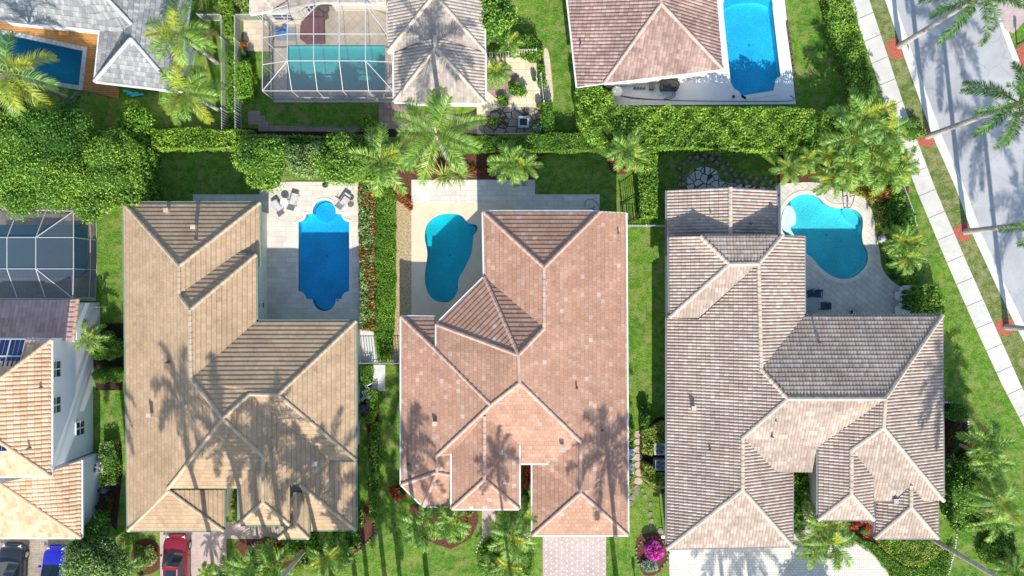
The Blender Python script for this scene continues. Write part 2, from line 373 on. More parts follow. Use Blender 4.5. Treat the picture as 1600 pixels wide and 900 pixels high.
L['dead'] = leaf_mat('dry_brown_frond', [(.20, .12, .04), (.38, .25, .09), (.52, .38, .16)])
L['agave'] = leaf_mat('pale_striped_leaf', [(.15, .28, .05), (.30, .42, .10), (.55, .60, .26)])
# ------------------------------------------------------------------ roofs
def clip(poly, ax, val, keep_gt):
    out = []; n = len(poly); s = 1 if keep_gt else -1
    for i in range(n):
        a, b = poly[i], poly[(i + 1) % n]
        da, db = s * (a[ax] - val), s * (b[ax] - val)
        if da >= 0: out.append(a)
        if (da > 0 and db < 0) or (da < 0 and db > 0):
            t = da / (da - db); q = [a[k] + (b[k] - a[k]) * t for k in range(3)]; q[ax] = val; out.append(tuple(q))
    return out
PROF = [(0, 0), (.18, .7), (.42, 1.0), (.66, .7), (.84, 0), (1, 0)]
def roof(house, V, facets, tile, cap, gut, corr=0.0, course=.31, tw=.33, step=.05, caps=(), nocap=(), noeave=(), axes=None, capr=.13, name='roof'):
    W = {k: P(*v) for k, v in V.items()}
    fv, ff, fuv = [], [], []
    def emit(pts, uvs):
        n = len(fv); fv.extend(pts); ff.append(tuple(range(n, n + len(pts)))); fuv.extend(uvs)
    edges = {}
    for fc in facets:
        names = fc.split(); pts = [W[k] for k in names]; n = len(names)
        nor = Vector((0, 0, 0))
        for i in range(n): nor += (pts[i] - pts[0]).cross(pts[(i + 1) % n] - pts[0])
        if nor.z < 0: nor = -nor; names.reverse(); pts.reverse()
        nor.normalize(); d = Vector((nor.x, nor.y, 0))
        d = d.normalized() if d.length > 1e-4 else Vector((0, -1, 0))
        for a in (axes if axes is not None else (0, 90, 180, 270)):
            c = Vector((math.cos(R(a)), math.sin(R(a)), 0))
            if c.dot(d) > .9: d = c
        pp = Vector((-d.y, d.x, 0)); cen = sum(pts, Vector()) / n
        for i in range(n):
            e = frozenset((names[i], names[(i + 1) % n])); edges.setdefault(e, []).append((cen, nor, d))
        for t in tessellate_polygon([pts]):
            T = [pts[i] for i in t]
            emit([tuple(p - Vector((0, 0, .012))) for p in T], [(p.dot(pp) / tw, p.dot(d) / course) for p in T])
            tri = [(p.dot(pp) / tw, p.dot(d) / course, p.z) for p in T]
            u0, u1 = min(p[0] for p in tri), max(p[0] for p in tri)
            strips = []
            if corr:
                for k in range(math.floor(u0), math.ceil(u1)):
                    for q in range(len(PROF) - 1):
                        a, b = k + PROF[q][0], k + PROF[q + 1][0]
                        if b <= u0 or a >= u1: continue
                        strips.append((a, b, PROF[q][1], PROF[q + 1][1]))
            else: strips = [(u0 - 1, u1 + 1, 0, 0)]
            for (a, b, ha, hb) in strips:
                st = clip(clip(tri, 0, a, True), 0, b, False)
                if len(st) < 3: continue
                v0, v1 = min(p[1] for p in st), max(p[1] for p in st)
                for r in range(math.floor(v0), math.ceil(v1)):
                    ce = clip(clip(st, 1, r, True), 1, r + 1, False)
                    if len(ce) < 3: continue
                    def w3(p, o=None):
                        h = corr * (ha + (hb - ha) * (p[0] - a) / (b - a)) if corr else 0.0
                        z = p[2] + h + (step * (p[1] - r) if o is None else o)
                        return (pp.x * p[0] * tw + d.x * p[1] * course, pp.y * p[0] * tw + d.y * p[1] * course, z + .012)
                    emit([w3(p) for p in ce], [(p[0], p[1]) for p in ce])
                    lo = [p for p in ce if abs(p[1] - (r + 1)) < 1e-6]
                    if len(lo) == 2:
                        emit([w3(lo[0]), w3(lo[1]), w3(lo[1], -.01), w3(lo[0], -.01)], [(p[0], r + .5) for p in (lo[0], lo[1], lo[1], lo[0])])
    off = np.array(OFF[house]); me = bpy.data.meshes.new(name)
    me.from_pydata((np.array(fv) - off).tolist(), [], ff)
    ul = me.uv_layers.new(name='UVMap'); ul.data.foreach_set('uv', np.array(fuv, dtype=np.float32).ravel())
    me.materials.append(tile); me.update()
    ro = bpy.data.objects.new(name, me); COL.objects.link(ro); ro.parent = house; OFF[ro] = OFF[house]
    gb = MB()
    def capline(a, b):
        cb = MB()
        d = b - a; Ln = d.length; n = max(1, round(Ln / .42)); up = Vector((0, 0, .03))
        for i in range(n):
            p, q = a + d * (i / n) + up, a + d * ((i + 1.06) / n) + up
            if a.z <= b.z: cb.tube(p, q, capr * 1.1, capr * .92, 8)
            else: cb.tube(p, q, capr * .92, capr * 1.1, 8)
        cb.build('ridge_cap', cap, ro)
    ex = [frozenset(c.split()) for c in caps]; nc = [frozenset(c.split()) for c in nocap]; ne = [frozenset(c.split()) for c in noeave]
    for e, fs in edges.items():
        a, b = [W[k] for k in e] if len(e) == 2 else (None, None)
        if a is None: continue
        if len(fs) == 2 and e not in nc and e not in ex:
            (c1, n1, _), (c2, n2, _) = fs
            if n1.dot(n2) < .997 and (c2 - c1).dot(n1) < 0: capline(a, b)
        elif len(fs) == 1 and e not in ne and gut is not None and (a - b).length > .3:
            c, nn, dd = fs[0]; t = (b - a).normalized(); o = Vector((t.y, -t.x, 0))
            if o.dot((a + b) / 2 - c) < 0: o = -o
            if abs(o.normalized().dot(dd)) > .8 and abs(a.z - b.z) < .5:
                gb.bar(a + o * .06 - Vector((0, 0, .07)), b + o * .06 - Vector((0, 0, .07)), .12, .13)
                gb.bar(a - o * .03 - Vector((0, 0, .14)), b - o * .03 - Vector((0, 0, .14)), .03, .2)
            else: gb.bar(a + o * .02 - Vector((0, 0, .06)), b + o * .02 - Vector((0, 0, .06)), .05, .16)
    for e in ex:
        a, b = [W[k] for k in e]; capline(a, b)
    if gut is not None: gb.build('gutter', gut, ro)
    return ro
def walls(house, blocks, mat, inset=.45):
    mb = MB()
    for i, (poly, z) in enumerate(blocks):
        p = [Vector(P(x, y, z)) for (x, y) in poly]; c = sum(p, Vector()) / len(p); q = []
        area = sum(p[k].x * p[(k+1) % len(p)].y - p[(k+1) % len(p)].x * p[k].y for k in range(len(p)))
        if area < 0: p.reverse()
        n = len(p); ins = inset + i * .006
        for k in range(n):
            a, b, cc = p[k - 1], p[k], p[(k + 1) % n]
            d1, d2 = (b - a), (cc - b); d1.z = d2.z = 0; d1.normalize(); d2.normalize()
            n1, n2 = Vector((-d1.y, d1.x, 0)), Vector((-d2.y, d2.x, 0)); m = (n1 + n2).normalized()
            s = ins / max(.35, m.dot(n1)); q.append((b.x + m.x * s, b.y + m.y * s))
        mb.prism(q, 0, z - .10 - i * .006)
    return mb.build('wall', mat, house)
def window(house, x, y, z, ang, wd, ht, name='window'):          # ang: outward normal in degrees
    c, s = math.cos(R(ang)), math.sin(R(ang)); nx = Vector((c, s, 0)); tx = Vector((-s, c, 0)); up = Vector((0, 0, 1)); o = Vector((x, y, z))
    f = MB(); t = .07
    for k in (-1, 0, 1): f.bar(o + tx * (k * wd / 2) - up * (ht / 2) + nx * .03, o + tx * (k * wd / 2) + up * (ht / 2) + nx * .03, t, .09)
    for k in (-1, 1): f.bar(o - tx * (wd / 2) + up * (k * ht / 2) + nx * .035, o + tx * (wd / 2) + up * (k * ht / 2) + nx * .035, .10, t)
    f.bar(o - tx * (wd / 2) + nx * .028, o + tx * (wd / 2) + nx * .028, .05, .04)
    fo = f.build(name, M['white'], house)
    g = MB(); a, b = o - tx * (wd / 2), o + tx * (wd / 2); h = up * (ht / 2); e = nx * .012
    g.face([a - h + e, b - h + e, b + h + e, a + h + e]); g.build('pane', M['glass'], fo)
def pipes(ro, house, items):
    for (px, py, z, kind) in items:
        p = P(px, py, z); mb = MB()
        if kind == 'pipe': mb.tube(p - Vector((0, 0, .3)), p + Vector((0, 0, .35)), .06, .06, 8); mb.tube(p - Vector((0, 0, .1)), p + Vector((0, 0, .03)), .13, .08, 8); m = M['dgrey']
        elif kind == 'box': mb.box(p + Vector((0, 0, .08)), (.27, .25, .42)); mb.box(p + Vector((0, 0, .31)), (.34, .31, .05)); m = M['capC']
        else: mb.box(p + Vector((0, 0, .08)), (.28, .28, .28)); mb.box(p + Vector((0, 0, .24)), (.34, .34, .05)); m = M['grey']
        mb.build('roof_vent', m, ro)
def door(house, x, y, ang, mat, wd=1.0, ht=2.1, name='door'):
    c, s = math.cos(R(ang)), math.sin(R(ang)); nx = Vector((c, s, 0)); tx = Vector((-s, c, 0)); o = Vector((x, y, ht / 2))
    mb = MB(); mb.box(o + nx * .03, (.07, wd, ht), R(ang)); 
    k = max(1, round(wd / 2.4))
    for i in range(4): mb.box(o + nx * .075 + Vector((0, 0, ht * (-.375 + .25 * i))), (.025, wd * .9, ht * .2), R(ang))
    d = mb.build(name, mat, house)
    h = MB(); h.tube(o + nx * .09 + tx * (wd * .4), o + nx * .17 + tx * (wd * .4), .03, .03, 8); h.build('handle', M['grey'], d)
    return d

# ------------------------------------------------------------------ the three middle houses
hA = thing('house', 'house with the tan flat-tiled roof and green gutters, left of the rectangular pool', 'house', P(320, 600))
VA = dict(a0=(193,317,3.2), a1=(406,317,3.2), a2=(280,416,5.4), a3=(280,461,5.4), a4=(297,484,5.9), a5=(400,398,3.9), a6=(368,398,3.9),
    a7=(401,502,3.9), a8=(299,592,5.9), a9=(348,654,6.75), a10=(390,616,6.0), a11=(435,617,6.0), a12=(556,502,3.9), a13=(556,719,3.9),
    a14=(515,719,3.9), a15=(411,713,5.6), a16=(200,829,3.2), a17=(263,763,4.5), a18=(373,763,4.5), a21=(411,785,5.6), a22=(373,820,4.5), a23=(453,820,4.5), a24=(453,757,4.8),
    e1=(556,721,3.1), e2=(556,828,3.1), e3=(468,757,4.65), e5=(485,828,3.1), e6=(485,799,3.7), e3b=(483,768,4.4), a1b=(406,417,3.2), a5b=(391,417,3.6), a14b=(516,721,3.75),
    s1=(264,766,4.2), s2=(350,766,3.2), s3=(350,829,3.2), g0=(461,768,4.4), g1=(461,820,4.4), g2=(482,790,3.6), g3=(482,841,3.6), g4=(436,841,3.6), g5=(440,800,3.75), g6=(482,772,3.65))
fA = ['a0 a1 a2', 'a0 a2 a3 a4 a8 a9 a17 a16', 'a1 a2 a3 a6 a5b a1b', 'a3 a4 a5 a6', 'a4 a5 a7 a8', 'a7 a12 a11 a10 a9 a8', 'a11 a12 a13',
    'a10 a11 a13 a14', 'a9 a10 a14 a14b e1 e2 e3 a24 a23 a21 a15', 'a9 a17 a18 a15', 'a15 a18 a22 a21', 'a22 a21 a23', 'e3 e2 e5 e6 e3b', 's1 s2 s3', 's1 s3 a16 a17',
    'g0 g1 g3 g6', 'g1 g3 g4', 'g0 g1 g4 g5']
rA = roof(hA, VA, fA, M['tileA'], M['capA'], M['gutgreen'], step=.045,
    noeave=['a6 a5b', 'a14b e1', 'a14 a14b', 'e3 a24', 'a18 a17', 'a17 s1', 'a24 a23', 'g0 g6', 'g0 g5', 'a3 a6', 'e3 e3b', 'e3b e6','a5b a1b'], caps=['e3 e2', 'a9 a17', 's1 s3','s1 a16', 'a11 a13'], nocap=['a17 s1', 'a16 a17', 'e3 e2','a10 a14'])
walls(hA, [([(193,317),(406,317),(406,830),(200,829)][:2] + [(406,560),(193,560)], 3.2), ([(199,560),(400,400),(400,700),(199,700)][1:3] + [(199,700),(199,420)], 3.2),
    ([(401,502),(556,502),(556,719),(401,719)], 3.9), ([(400,398),(400,719),(330,719),(330,398)], 3.9), ([(200,640),(350,640),(350,829),(200,829)], 3.2), ([(373,640),(480,640),(480,818),(373,820)], 3.9), ([(470,690),(556,690),(556,828),(485,828)], 3.1)], M['wallcream'])
pipes(rA, hA, [(262,329,3.6,'box'), (304,355,4.4,'box'), (305,375,4.7,'pipe'), (235,648,4.3,'box'), (493,724,4.9,'flat'), (262,566,5.0,'pipe')])
_x = P(400, 450, 3.9).x - .45
for yy in (468, 486): window(hA, _x + .02, P(400, yy, 2).y, 1.9, 0, 1.3, 1.6)
door(hA, P(275, 829, 3.2).x, P(275, 829, 3.2).y + .43, -90, M['white'], 4.8, 2.2, 'garage_door')
door(hA, P(461, 820, 3.6).x, P(461, 818, 3.9).y + .42, -90, M['wood'])

hB = thing('house', 'house with the pink flat-tiled roof in the middle, beside the kidney-shaped pool', 'house', P(830, 600))
VB = dict(b0=(755,331,3.75), b1=(937,331,3.75), b2=(978,333,2.95), b3=(850,418,5.5), b4=(850,513,5.5), b5=(757,433,3.75), b6=(682,507,3.75), b7=(810,555,6.2),
    b8=(812,598,6.2), b9=(767,633,5.55), b10=(682,548,4.0), b11=(627,495,2.95), b12=(681,496,2.95), b13=(683,712,3.85), b14=(683,738,3.85), b15=(627,757,2.95), b16=(661,791,2.95), b17=(700,791,2.95), b18=(706,712,3.9),b18b=(704,742,3.6),
    c0=(757,650,5.1), c1=(757,749,5.1), c2=(706,795,4.1), c3=(811,795,4.1), c4=(706,708,4.1), c5=(811,694,4.1),
    d0=(907,690,4.4), d1=(907,770,4.4), d2=(832,836,2.95), d3=(981,836,2.95), d4=(832,724,2.95), d5=(858,724,3.55), d6=(811,724,3.55))
fB = ['b0 b1 b3', 'b1 b2 d3 d1 d0 b8 b7 b4 b3', 'b0 b3 b4 b5', 'b5 b6 b7', 'b5 b4 b7', 'b6 b7 b8 b9 b10', 'b11 b12 b10', 'b11 b10 b9 b13 b14 b15',
    'b13 b18 b18b b14', 'b8 d0 d5 d6 c5 c0 c4 b18 b13 b9', 'c0 c4 c2 c1', 'c0 c5 c3 c1', 'c1 c2 c3', 'd0 d1 d2 d4 d5', 'd1 d2 d3', 'b15 b14 b16', 'b14 b16 b17 b18b']
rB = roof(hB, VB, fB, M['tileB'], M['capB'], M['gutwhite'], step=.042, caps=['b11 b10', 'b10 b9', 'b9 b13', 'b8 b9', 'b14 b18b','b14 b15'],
    nocap=['c0 c4', 'c0 c5','b14 b15', 'b6 b10'], noeave=['b13 b18', 'b4 b7', 'b14 b13', 'c5 d6', 'b18 c4', 'b10 b12','b17 b18b','b14 b18b'], axes=(0, 90, 180, 270, 135))
walls(hB, [([(755,331),(978,333),(978,560),(755,560)], 2.95), ([(757,433),(850,480),(830,560),(682,548),(682,507)], 3.6), ([(627,495),(681,496),(800,500),(800,757),(627,757)], 2.95),
    ([(706,600),(811,600),(811,795),(706,795)], 4.1), ([(627,740),(720,740),(700,791),(661,791)], 2.94), ([(790,540),(978,540),(978,724),(790,724)], 2.95), ([(832,700),(980,700),(981,836),(832,836)], 2.95)], M['wallcream'])
pipes(rB, hB, [(966,365,3.2,'pipe'), (680,661,3.9,'box'), (879,701,4.6,'flat'), (901,607,4.6,'pipe'), (941,673,3.8,'pipe'), (638,726,3.3,'pipe')])
door(hB, P(906, 836, 2.95).x, P(906, 836, 2.95).y + .43, -90, M['white'], 4.8, 2.2, 'garage_door')
door(hB, P(762, 795, 4.1).x, P(762, 795, 4.1).y + .43, -90, M['wood'], 1.6, 2.4)
window(hB, P(755, 370, 3.7).x + .43, P(755, 370, 2).y, 1.7, 180, 1.6, 1.5)

hC = thing('house', 'house with the mixed cream and brown barrel-tiled roof, left of the clover-shaped pool', 'house', P(1250, 620))
VC = dict(n0=(1042,298,3.0), n1=(1141,293,4.45), n2=(1141,375,4.45), n3=(1042,400,3.0), n4=(1213,298,3.1), n5=(1213,375,3.1),
    m0=(1045,370,3.85), m1=(1094,369,5.0), m2=(1139,413,5.5), m3=(1046,496,3.85), m4=(1222,368,5.0), m5=(1185,412,5.5), m6=(1091,497,3.85), m7=(1257,369,3.85),
    p0=(1042,497,3.0), p1=(1042,857,3.0), p2=(1160,765,5.1), p3=(1160,684,5.1), p4=(1230,623,6.2), p5=(1189,577,5.5), p6=(1257,493,3.8), m6b=(1091,499,3.8), 
    q0=(1472,493,3.8), q1=(1383,623,6.2), q2=(1474,782,3.8), q3=(1380,668,6.1), q4=(1330,703,5.3), q5=(1330,772,5.3), q6=(1278,812,4.2), q7=(1278,698,4.4), q8=(1277,738,3.6), q9=(1213,737,3.9),
    r0=(1238,738,3.3), r1=(1238,853,3.2), t0=(1364,745,4.6), t1=(1365,812,4.2), t2=(1365,782,3.75), t3=(1395,782,3.75), u0=(1423,758,4.25), u1=(1423,792,4.25), u2=(1367,841,3.2), u3=(1465,841,3.2), u4=(1465,783,3.2), u5=(1369,783,3.2), u6=(1441,782,3.75), u7=(1398,783,3.75))
fC = ['n0 n1 n2 n3', 'n1 n4 n5 n2', 'm0 m1 m2 m3', 'm1 m4 m5 m2', 'm4 m7 p6 p5 m5', 'm2 m5 m6 m3', 'p0 m6b m5 p5 p4 p3 p2 p1', 'p6 q0 q1 p4 p5', 'q0 q2 q3 q1',
    'p4 q1 q7 q8 q9 p3', 'q1 q3 q4 q5 q6 q7', 'q3 q2 u6 u0 t3 t2 t0 q4', 'q4 t0 t1 q5', 'q5 q6 t1', 'p3 q9 r0 r1 p2', 'p1 p2 r1', 'u0 u1 u2 u5 u7', 'u0 u1 u3 u4 u6', 'u1 u2 u3']
rC = roof(hC, VC, fC, M['tileC'], M['capC'], M['gutdark'], corr=.075, tw=.235, course=.30, step=.045, capr=.15, caps=['n1 n2', 'm2 m3', 'm2 m5', 'm1 m2', 'm4 m5', 'm5 p5', 'p4 p5', 'p3 p4'],
    nocap=['u0 u7', 'u0 u6', 'p3 q9', 'q1 q7','m5 m6b', 't0 q4', 'u0 t3'], noeave=['n2 n3', 'n2 n5', 'm3 m6', 'm5 m6', 'm5 m6b', 'p0 m6b', 't0 t2', 't0 t1', 'q9 r0', 'u5 u7', 'u4 u6', 'u6 q2', 'q9 q8', 'u0 u7', 'u0 u6'])
walls(hC, [([(1042,298),(1213,298),(1213,420),(1042,420)], 3.0), ([(1045,370),(1257,369),(1257,540),(1045,496)], 3.75), ([(1042,460),(1240,460),(1240,720),(1042,720)], 3.0),
    ([(1042,690),(1238,690),(1238,853),(1042,857)], 3.0), ([(1230,493),(1472,493),(1473,640),(1230,640)], 3.75), ([(1278,620),(1472,620),(1473,770),(1278,700)], 3.7), ([(1278,690),(1364,690),(1364,812),(1278,812)], 4.1), ([(1367,770),(1465,770),(1465,841),(1367,841)], 3.2)], M['wallcream'])
pipes(rC, hC, [(1109,332,3.9,'pipe'), (1173,349,4.0,'pipe'), (1083,637,3.9,'box'), (1109,703,4.2,'pipe'), (1206,682,5.2,'pipe'), (1211,657,5.5,'pipe'), (1281,535,4.9,'pipe'), (1398,782,3.9,'flat')])
door(hC, P(1140, 857, 3.0).x, P(1140, 855, 3.0).y + .44, -90, M['white'], 4.8, 2.2, 'garage_door')
door(hC, P(1321, 812, 4.1).x, P(1321, 812, 4.1).y + .44, -90, M['wood'], 1.4, 2.3)
window(hC, P(1416, 841, 3.2).x, P(1416, 841, 3.2).y + .44, 1.6, -90, 1.8, 1.4)

# ------------------------------------------------------------------ the neighbours cut by the frame
hD = thing('house', 'house with the cream tiled roof and screened pool at the top of the photo', 'house', P(640, 0))
VD = dict(a=(606,81,3.6), b=(757,81,3.6), c=(679,-8,5.4), d=(679,-90,5.4), e=(606,-90,3.6), f=(757,-90,3.6), g=(679,56,4.75), h=(681,75,4.75), i=(616,159,3.2), j=(758,161,3.2), k=(616,84,3.2), l=(758,83,3.2),
    m=(391,22,3.3), n=(500,3,3.3), o=(500,-90,5.2), p=(391,-90,5.2), q=(603,3,3.3), r=(603,-90,5.2), a2=(616,81,3.6))
rD = roof(hD, VD, ['a c d e', 'b f d c', 'a a2 g b c', 'k g h i', 'g l j h', 'h i j', 'm n o p', 'n q r o'], M['tileD'], M['capC'], M['gutwhite'], corr=.05, tw=.24, course=.30, step=.035,
    nocap=['g a2', 'g b'], noeave=['a2 g', 'g b', 'k g', 'g l', 'a e','n o', 'r q'], caps=['g h'])
walls(hD, [([(606,-90),(757,-90),(757,100),(606,81)], 3.1), ([(616,60),(758,60),(758,161),(616,159)], 3.15), ([(500,-60),(610,-60),(610,3),(500,3)], 3.1)], M['wallcream'])
for (x0, y0, x1, y1) in ((418,20,450,20), (453,22,472,2),):
    pass
mb = MB(); bay = [P2(*q, 0) for q in ((428,-40),(428,38),(478,38),(505,8),(505,-40))]
mb.prism(bay, 0, 3.1); mb.build('bay_wall', M['wallcream'], hD)
p0, p1 = Vector((*bay[1], 0)), Vector((*bay[2], 0)); window(hD, (p0.x + p1.x) / 2, p1.y - .01, 1.7, -90, 1.5, 1.3)
p2 = Vector((*bay[3], 0)); window(hD, (p1.x + p2.x) / 2, (p1.y + p2.y) / 2, 1.7, -45, 1.3, 1.4)

hE = thing('house', 'house with the grey slate-look roof beside the orange timber pool deck', 'house', P(160, -20))
VE = dict(a=(-30,27,3.2), b=(178,50,3.2), c=(192,49,3.2), d=(206,38,4.7), e=(170,0,5.7), f=(100,-80,7.2), g=(-30,-80,6.2), h=(156,50,3.2), i=(148,127,3.2), j=(205,60,4.75), k=(276,142,3.2), l=(291,40,3.2), m=(307,-80,3.2), n=(150,-80,6.3))
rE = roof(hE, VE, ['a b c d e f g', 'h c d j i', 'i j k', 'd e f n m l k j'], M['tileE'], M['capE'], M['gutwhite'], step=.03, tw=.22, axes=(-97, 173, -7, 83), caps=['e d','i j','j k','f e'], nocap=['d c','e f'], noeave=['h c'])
walls(hE, [([(-30,27),(192,49),(280,-80),(-30,-80)], 3.1), ([(156,50),(290,50),(276,142),(148,127)], 3.15)], M['white'])
pipes(rE, hE, [(190,68,4.0,'pipe')])

hF = thing('house', 'house with the pinkish brown tiled roof left of the long bright pool', 'house', P(1010, 50))
VF = dict(a=(880,-80,3.0), b=(887,0,3.0), c=(902,136,3.0), d=(944,130,3.75), e=(1129,108,3.75), f=(1033,6,5.7), g=(1025,-80,5.7), h=(1120,0,3.75), i=(1112,-80,3.75))
rF = roof(hF, VF, ['a b c d f g', 'd e f', 'f e h i g'], M['tileF'], M['capF'], M['gutwhite'], corr=.055, tw=.25, course=.31, step=.04, axes=(-97, 173, -7, 83), caps=['d f', 'e f'])
walls(hF, [([(880,-80),(887,0),(902,136),(950,130),(950,-80)], 2.95), ([(945,130),(1129,108),(1120,0),(1112,-80),(945,-80)], 3.6)], M['wallcream'])
pipes(rF, hF, [(907,71,3.3,'pipe')])

hG = thing('house', 'two-storey white house with the orange clay-tiled roof at the left edge', 'house', P(60, 650))
VG = dict(a=(-60,469,3.3), b=(122,468,3.3), c=(115,533,4.1), d=(-60,528,4.1), e=(-60,529,6.2), f=(80,531,6.2), g=(80,744,6.2), h=(5,588,7.6), i=(-60,640,8.4), j=(0,690,7.6), k=(-60,744,6.2), l=(-20,668,8.1),
    m=(-60,749,6.6), n=(82,737,4.4), o=(127,719,3.3), p=(127,840,3.3), q=(0,755,5.3), r=(-60,840,3.3), s=(-60,712,6.3))
rG = roof(hG, VG, ['e f h i', 'f g j l i h', 'j g k l', 'q n o p', 'q p r m'], M['tileG'], M['capG'], M['gutwhite'], corr=.06, tw=.30, course=.36, step=.05, axes=(0, 90, 180, 270), noeave=['q n', 'm r', 'm q','e i','l k'], caps=['q p'])
roof(hG, VG, ['a b c d'], M['tileP'], M['capG'], None, corr=.06, tw=.30, course=.36, step=.05, caps=['b c'], name='rear_roof')
mb = MB(); wx = -32.72
mb.prism([(-50, P(0,744,6.2).y + .4), (wx, P(0,744,6.2).y + .4), (wx, P(0,531,6.2).y + 0.0), (-50, P(0,531,6.2).y + 0.0)], 0, 6.08)
mb.prism([(-50, P(0,840,3.3).y + .4), (-32.2, P(0,840,3.3).y + .4), (-32.2, P(0,719,3.3).y - .2), (-50, P(0,719,3.3).y - .2)], 0, 3.2)
mb.prism([(-50, P(0,531,6.2).y - .2), (P(119,0,3.3).x, P(0,531,6.2).y - .2), (P(119,0,3.3).x, P(0,474,3.3).y), (-50, P(0,474,3.3).y)], 0, 3.2)
mb.build('wall', M['wallwhite'], hG)
for (yy, z, wd, ht) in ((577, 4.95, 1.2, 1.2), (633, 4.95, 1.2, 1.2), (669, 1.85, 1.1, 1.2)):
    window(hG, wx, P(0, yy, z).y, z, 0, wd, ht)
pipes(rG, hG, [(65,605,6.5,'pipe'), (46,700,6.9,'pipe')])
# solar panels on the north slope
def solar(label, us, vs, A, ux, uy):
    root = thing('solar_panel', label, 'solar panel', A)
    nz = ux.cross(uy).normalized(); nz = nz if nz.z > 0 else -nz
    for i in range(us):
        for j in range(vs):
            o = A + ux * (i * 1.05) + uy * (j * 1.25) + nz * .16; f = MB(); pts = [o, o + ux * 1.0, o + ux * 1.0 + uy * 1.2, o + uy * 1.2]
            for k in range(4): f.bar(pts[k], pts[(k + 1) % 4], .05, .05)
            for k in (1, 2): f.bar(o + ux * (k / 3) + nz * .01, o + ux * (k / 3) + uy * 1.2 + nz * .01, .012, .012)
            fr = f.build('panel_frame', M['alu'], root)
            c = MB(); c.face([p + nz * .008 for p in pts]); c.build('solar_cell', M['solar'], fr)
M['solar'] = plain('solar_cell_blue', (.015, .025, .09), .15, .8, var=.3, scale=12)
_n = Vector((P(0,529,6.2).x, P(0,529,6.2).y, 6.2)); _sl = Vector((0, -math.cos(R(21)), math.sin(R(21))))
solar('dark blue solar panel array on the north slope of the orange tiled roof', 3, 2, P(-27, 531, 6.25), Vector((1, 0, 0)), _sl)
solar('dark blue solar panel with white frame on the east slope above the driveway', 1, 1, P(-15, 706, 7.65) , Vector((.92, 0, -.39)), Vector((0, 1, 0)))
# ------------------------------------------------------------------ ground, street, pavement
def arc(cx, cy, r, a0, a1, n=8): return [(cx + r * math.cos(R(a0 + (a1 - a0) * i / n)), cy + r * math.sin(R(a0 + (a1 - a0) * i / n))) for i in range(n + 1)]
def smooth(pts, n=6):
    out = []; m = len(pts)
    for i in range(m):
        p0, p1, p2, p3 = pts[i - 1], pts[i], pts[(i + 1) % m], pts[(i + 2) % m]
        for k in range(n):
            t = k / n; out.append(tuple(.5 * (2*p1[j] + (p2[j]-p0[j])*t + (2*p0[j]-5*p1[j]+4*p2[j]-p3[j])*t*t + (3*p1[j]-p0[j]-3*p2[j]+p3[j])*t**3) for j in (0, 1)))
    return out
G = lambda pts: [P2(x, y, 0) for (x, y) in pts]
poolA = arc(507, 331, 18, 170, 370, 14) + [(533, 335)] + arc(546, 335, 12, 180, 90, 5)[::1] + [(546, 455)] + arc(546, 467, 12, -90, -180, 5) + [(525, 467)] + arc(507, 468, 18, 0, 180, 12) + [(479, 467)] + arc(467, 467, 12, 0, -90, 5) + [(467, 347)] + arc(467, 335, 12, 90, 0, 5)
poolB = smooth([(620 + x / 3, 270 + y / 3) for (x, y) in ((245,192),(300,200),(335,235),(372,245),(377,268),(360,298),(352,370),(322,440),(290,500),(285,555),(255,598),(210,607),(165,588),(138,540),(132,480),(140,420),(143,370),(131,300),(145,240),(190,203))], 4)
poolC = smooth([(1200 + x / 3, 210 + y / 3) for (x, y) in ((62,380),(95,320),(140,288),(190,282),(235,298),(270,330),(315,346),(365,346),(412,358),(438,385),(443,425),(438,465),(444,510),(462,545),(465,590),(445,630),(400,668),(345,678),(290,660),(240,620),(205,580),(160,545),(110,500),(68,455))], 4)
poolF = arc(1168, 14, 40, 195, 345, 10) + [(1207, 15), (1219, 118)] + arc(1222, 131, 12, -100, -190, 4) + [(1208, 142), (1158, 150)] + arc(1146, 152, 12, 0, -85, 4) + [(1141, 128), (1130, 24)]
poolD = [(449, 71), (602, 71), (602, 141), (449, 141)]
poolE = [(-40, 47), (18, 56), (130, 80), (124, 134), (-40, 108)]
poolG = [(-60, 352), (128, 352), (137, 362), (137, 425), (126, 434), (-60, 434)]
POOLS = [poolA, poolB, poolC, poolF, poolD, poolE, poolG]
kw = [(1000,-1200),(1330,-190),(1392,0),(1424,95),(1466,212),(1502,293),(1529,367),(1564,443),(1594,505),(1625,565),(1700,690),(1860,950),(2600,2100)]
ke = [(1150,-1200),(1488,-190),(1550,0),(1567,50),(1592,117),(1630,212),(1665,293),(1695,367),(1730,443),(1760,505),(1792,565),(1870,690),(2030,950),(2770,2100)]
def strip(a, b): return G(a + b[::-1])
def off(pl, dx): return [(x + dx, y) for (x, y) in pl]
mb = MB(); mb.fill([G([(-6000,-1200)] + off(kw, -9) + [(2600,6000),(-6000,6000)])] + [G(p) for p in POOLS], 0.0); mb.build('lawn', M['lawn'], kind='structure')
mb = MB(); mb.fill([G(off(ke, 9) + [(7000,2100),(7000,-1200)])], 0.0); mb.build('far_lawn', M['lawn'], kind='structure')
mb = MB(); mb.fill([strip(off(kw, -2), off(ke, 2))], -.12); mb.build('street', M['road'], kind='structure')
mb = MB(); mb.prism(strip(off(kw, -9), off(kw, 1)), -.13, .012); mb.prism(strip(off(ke, -1), off(ke, 9)), -.13, .012); mb.build('kerb', M['kerb'], kind='structure')
mb = MB(); mb.prism(strip(off(kw, 1), off(kw, 7)), -.13, -.10); mb.build('gutter_pan', M['concrete'], kind='structure')
sL = [(1000,-1000),(1328,0),(1380,153),(1408,233),(1433,300),(1480,412),(1520,503),(1565,600),(1600,667),(1740,930),(2400,2100)]
sR = [(1030,-1000),(1358,0),(1415,173),(1431,215),(1463,300),(1511,412),(1553,507),(1594,600),(1628,667),(1770,930),(2430,2100)]
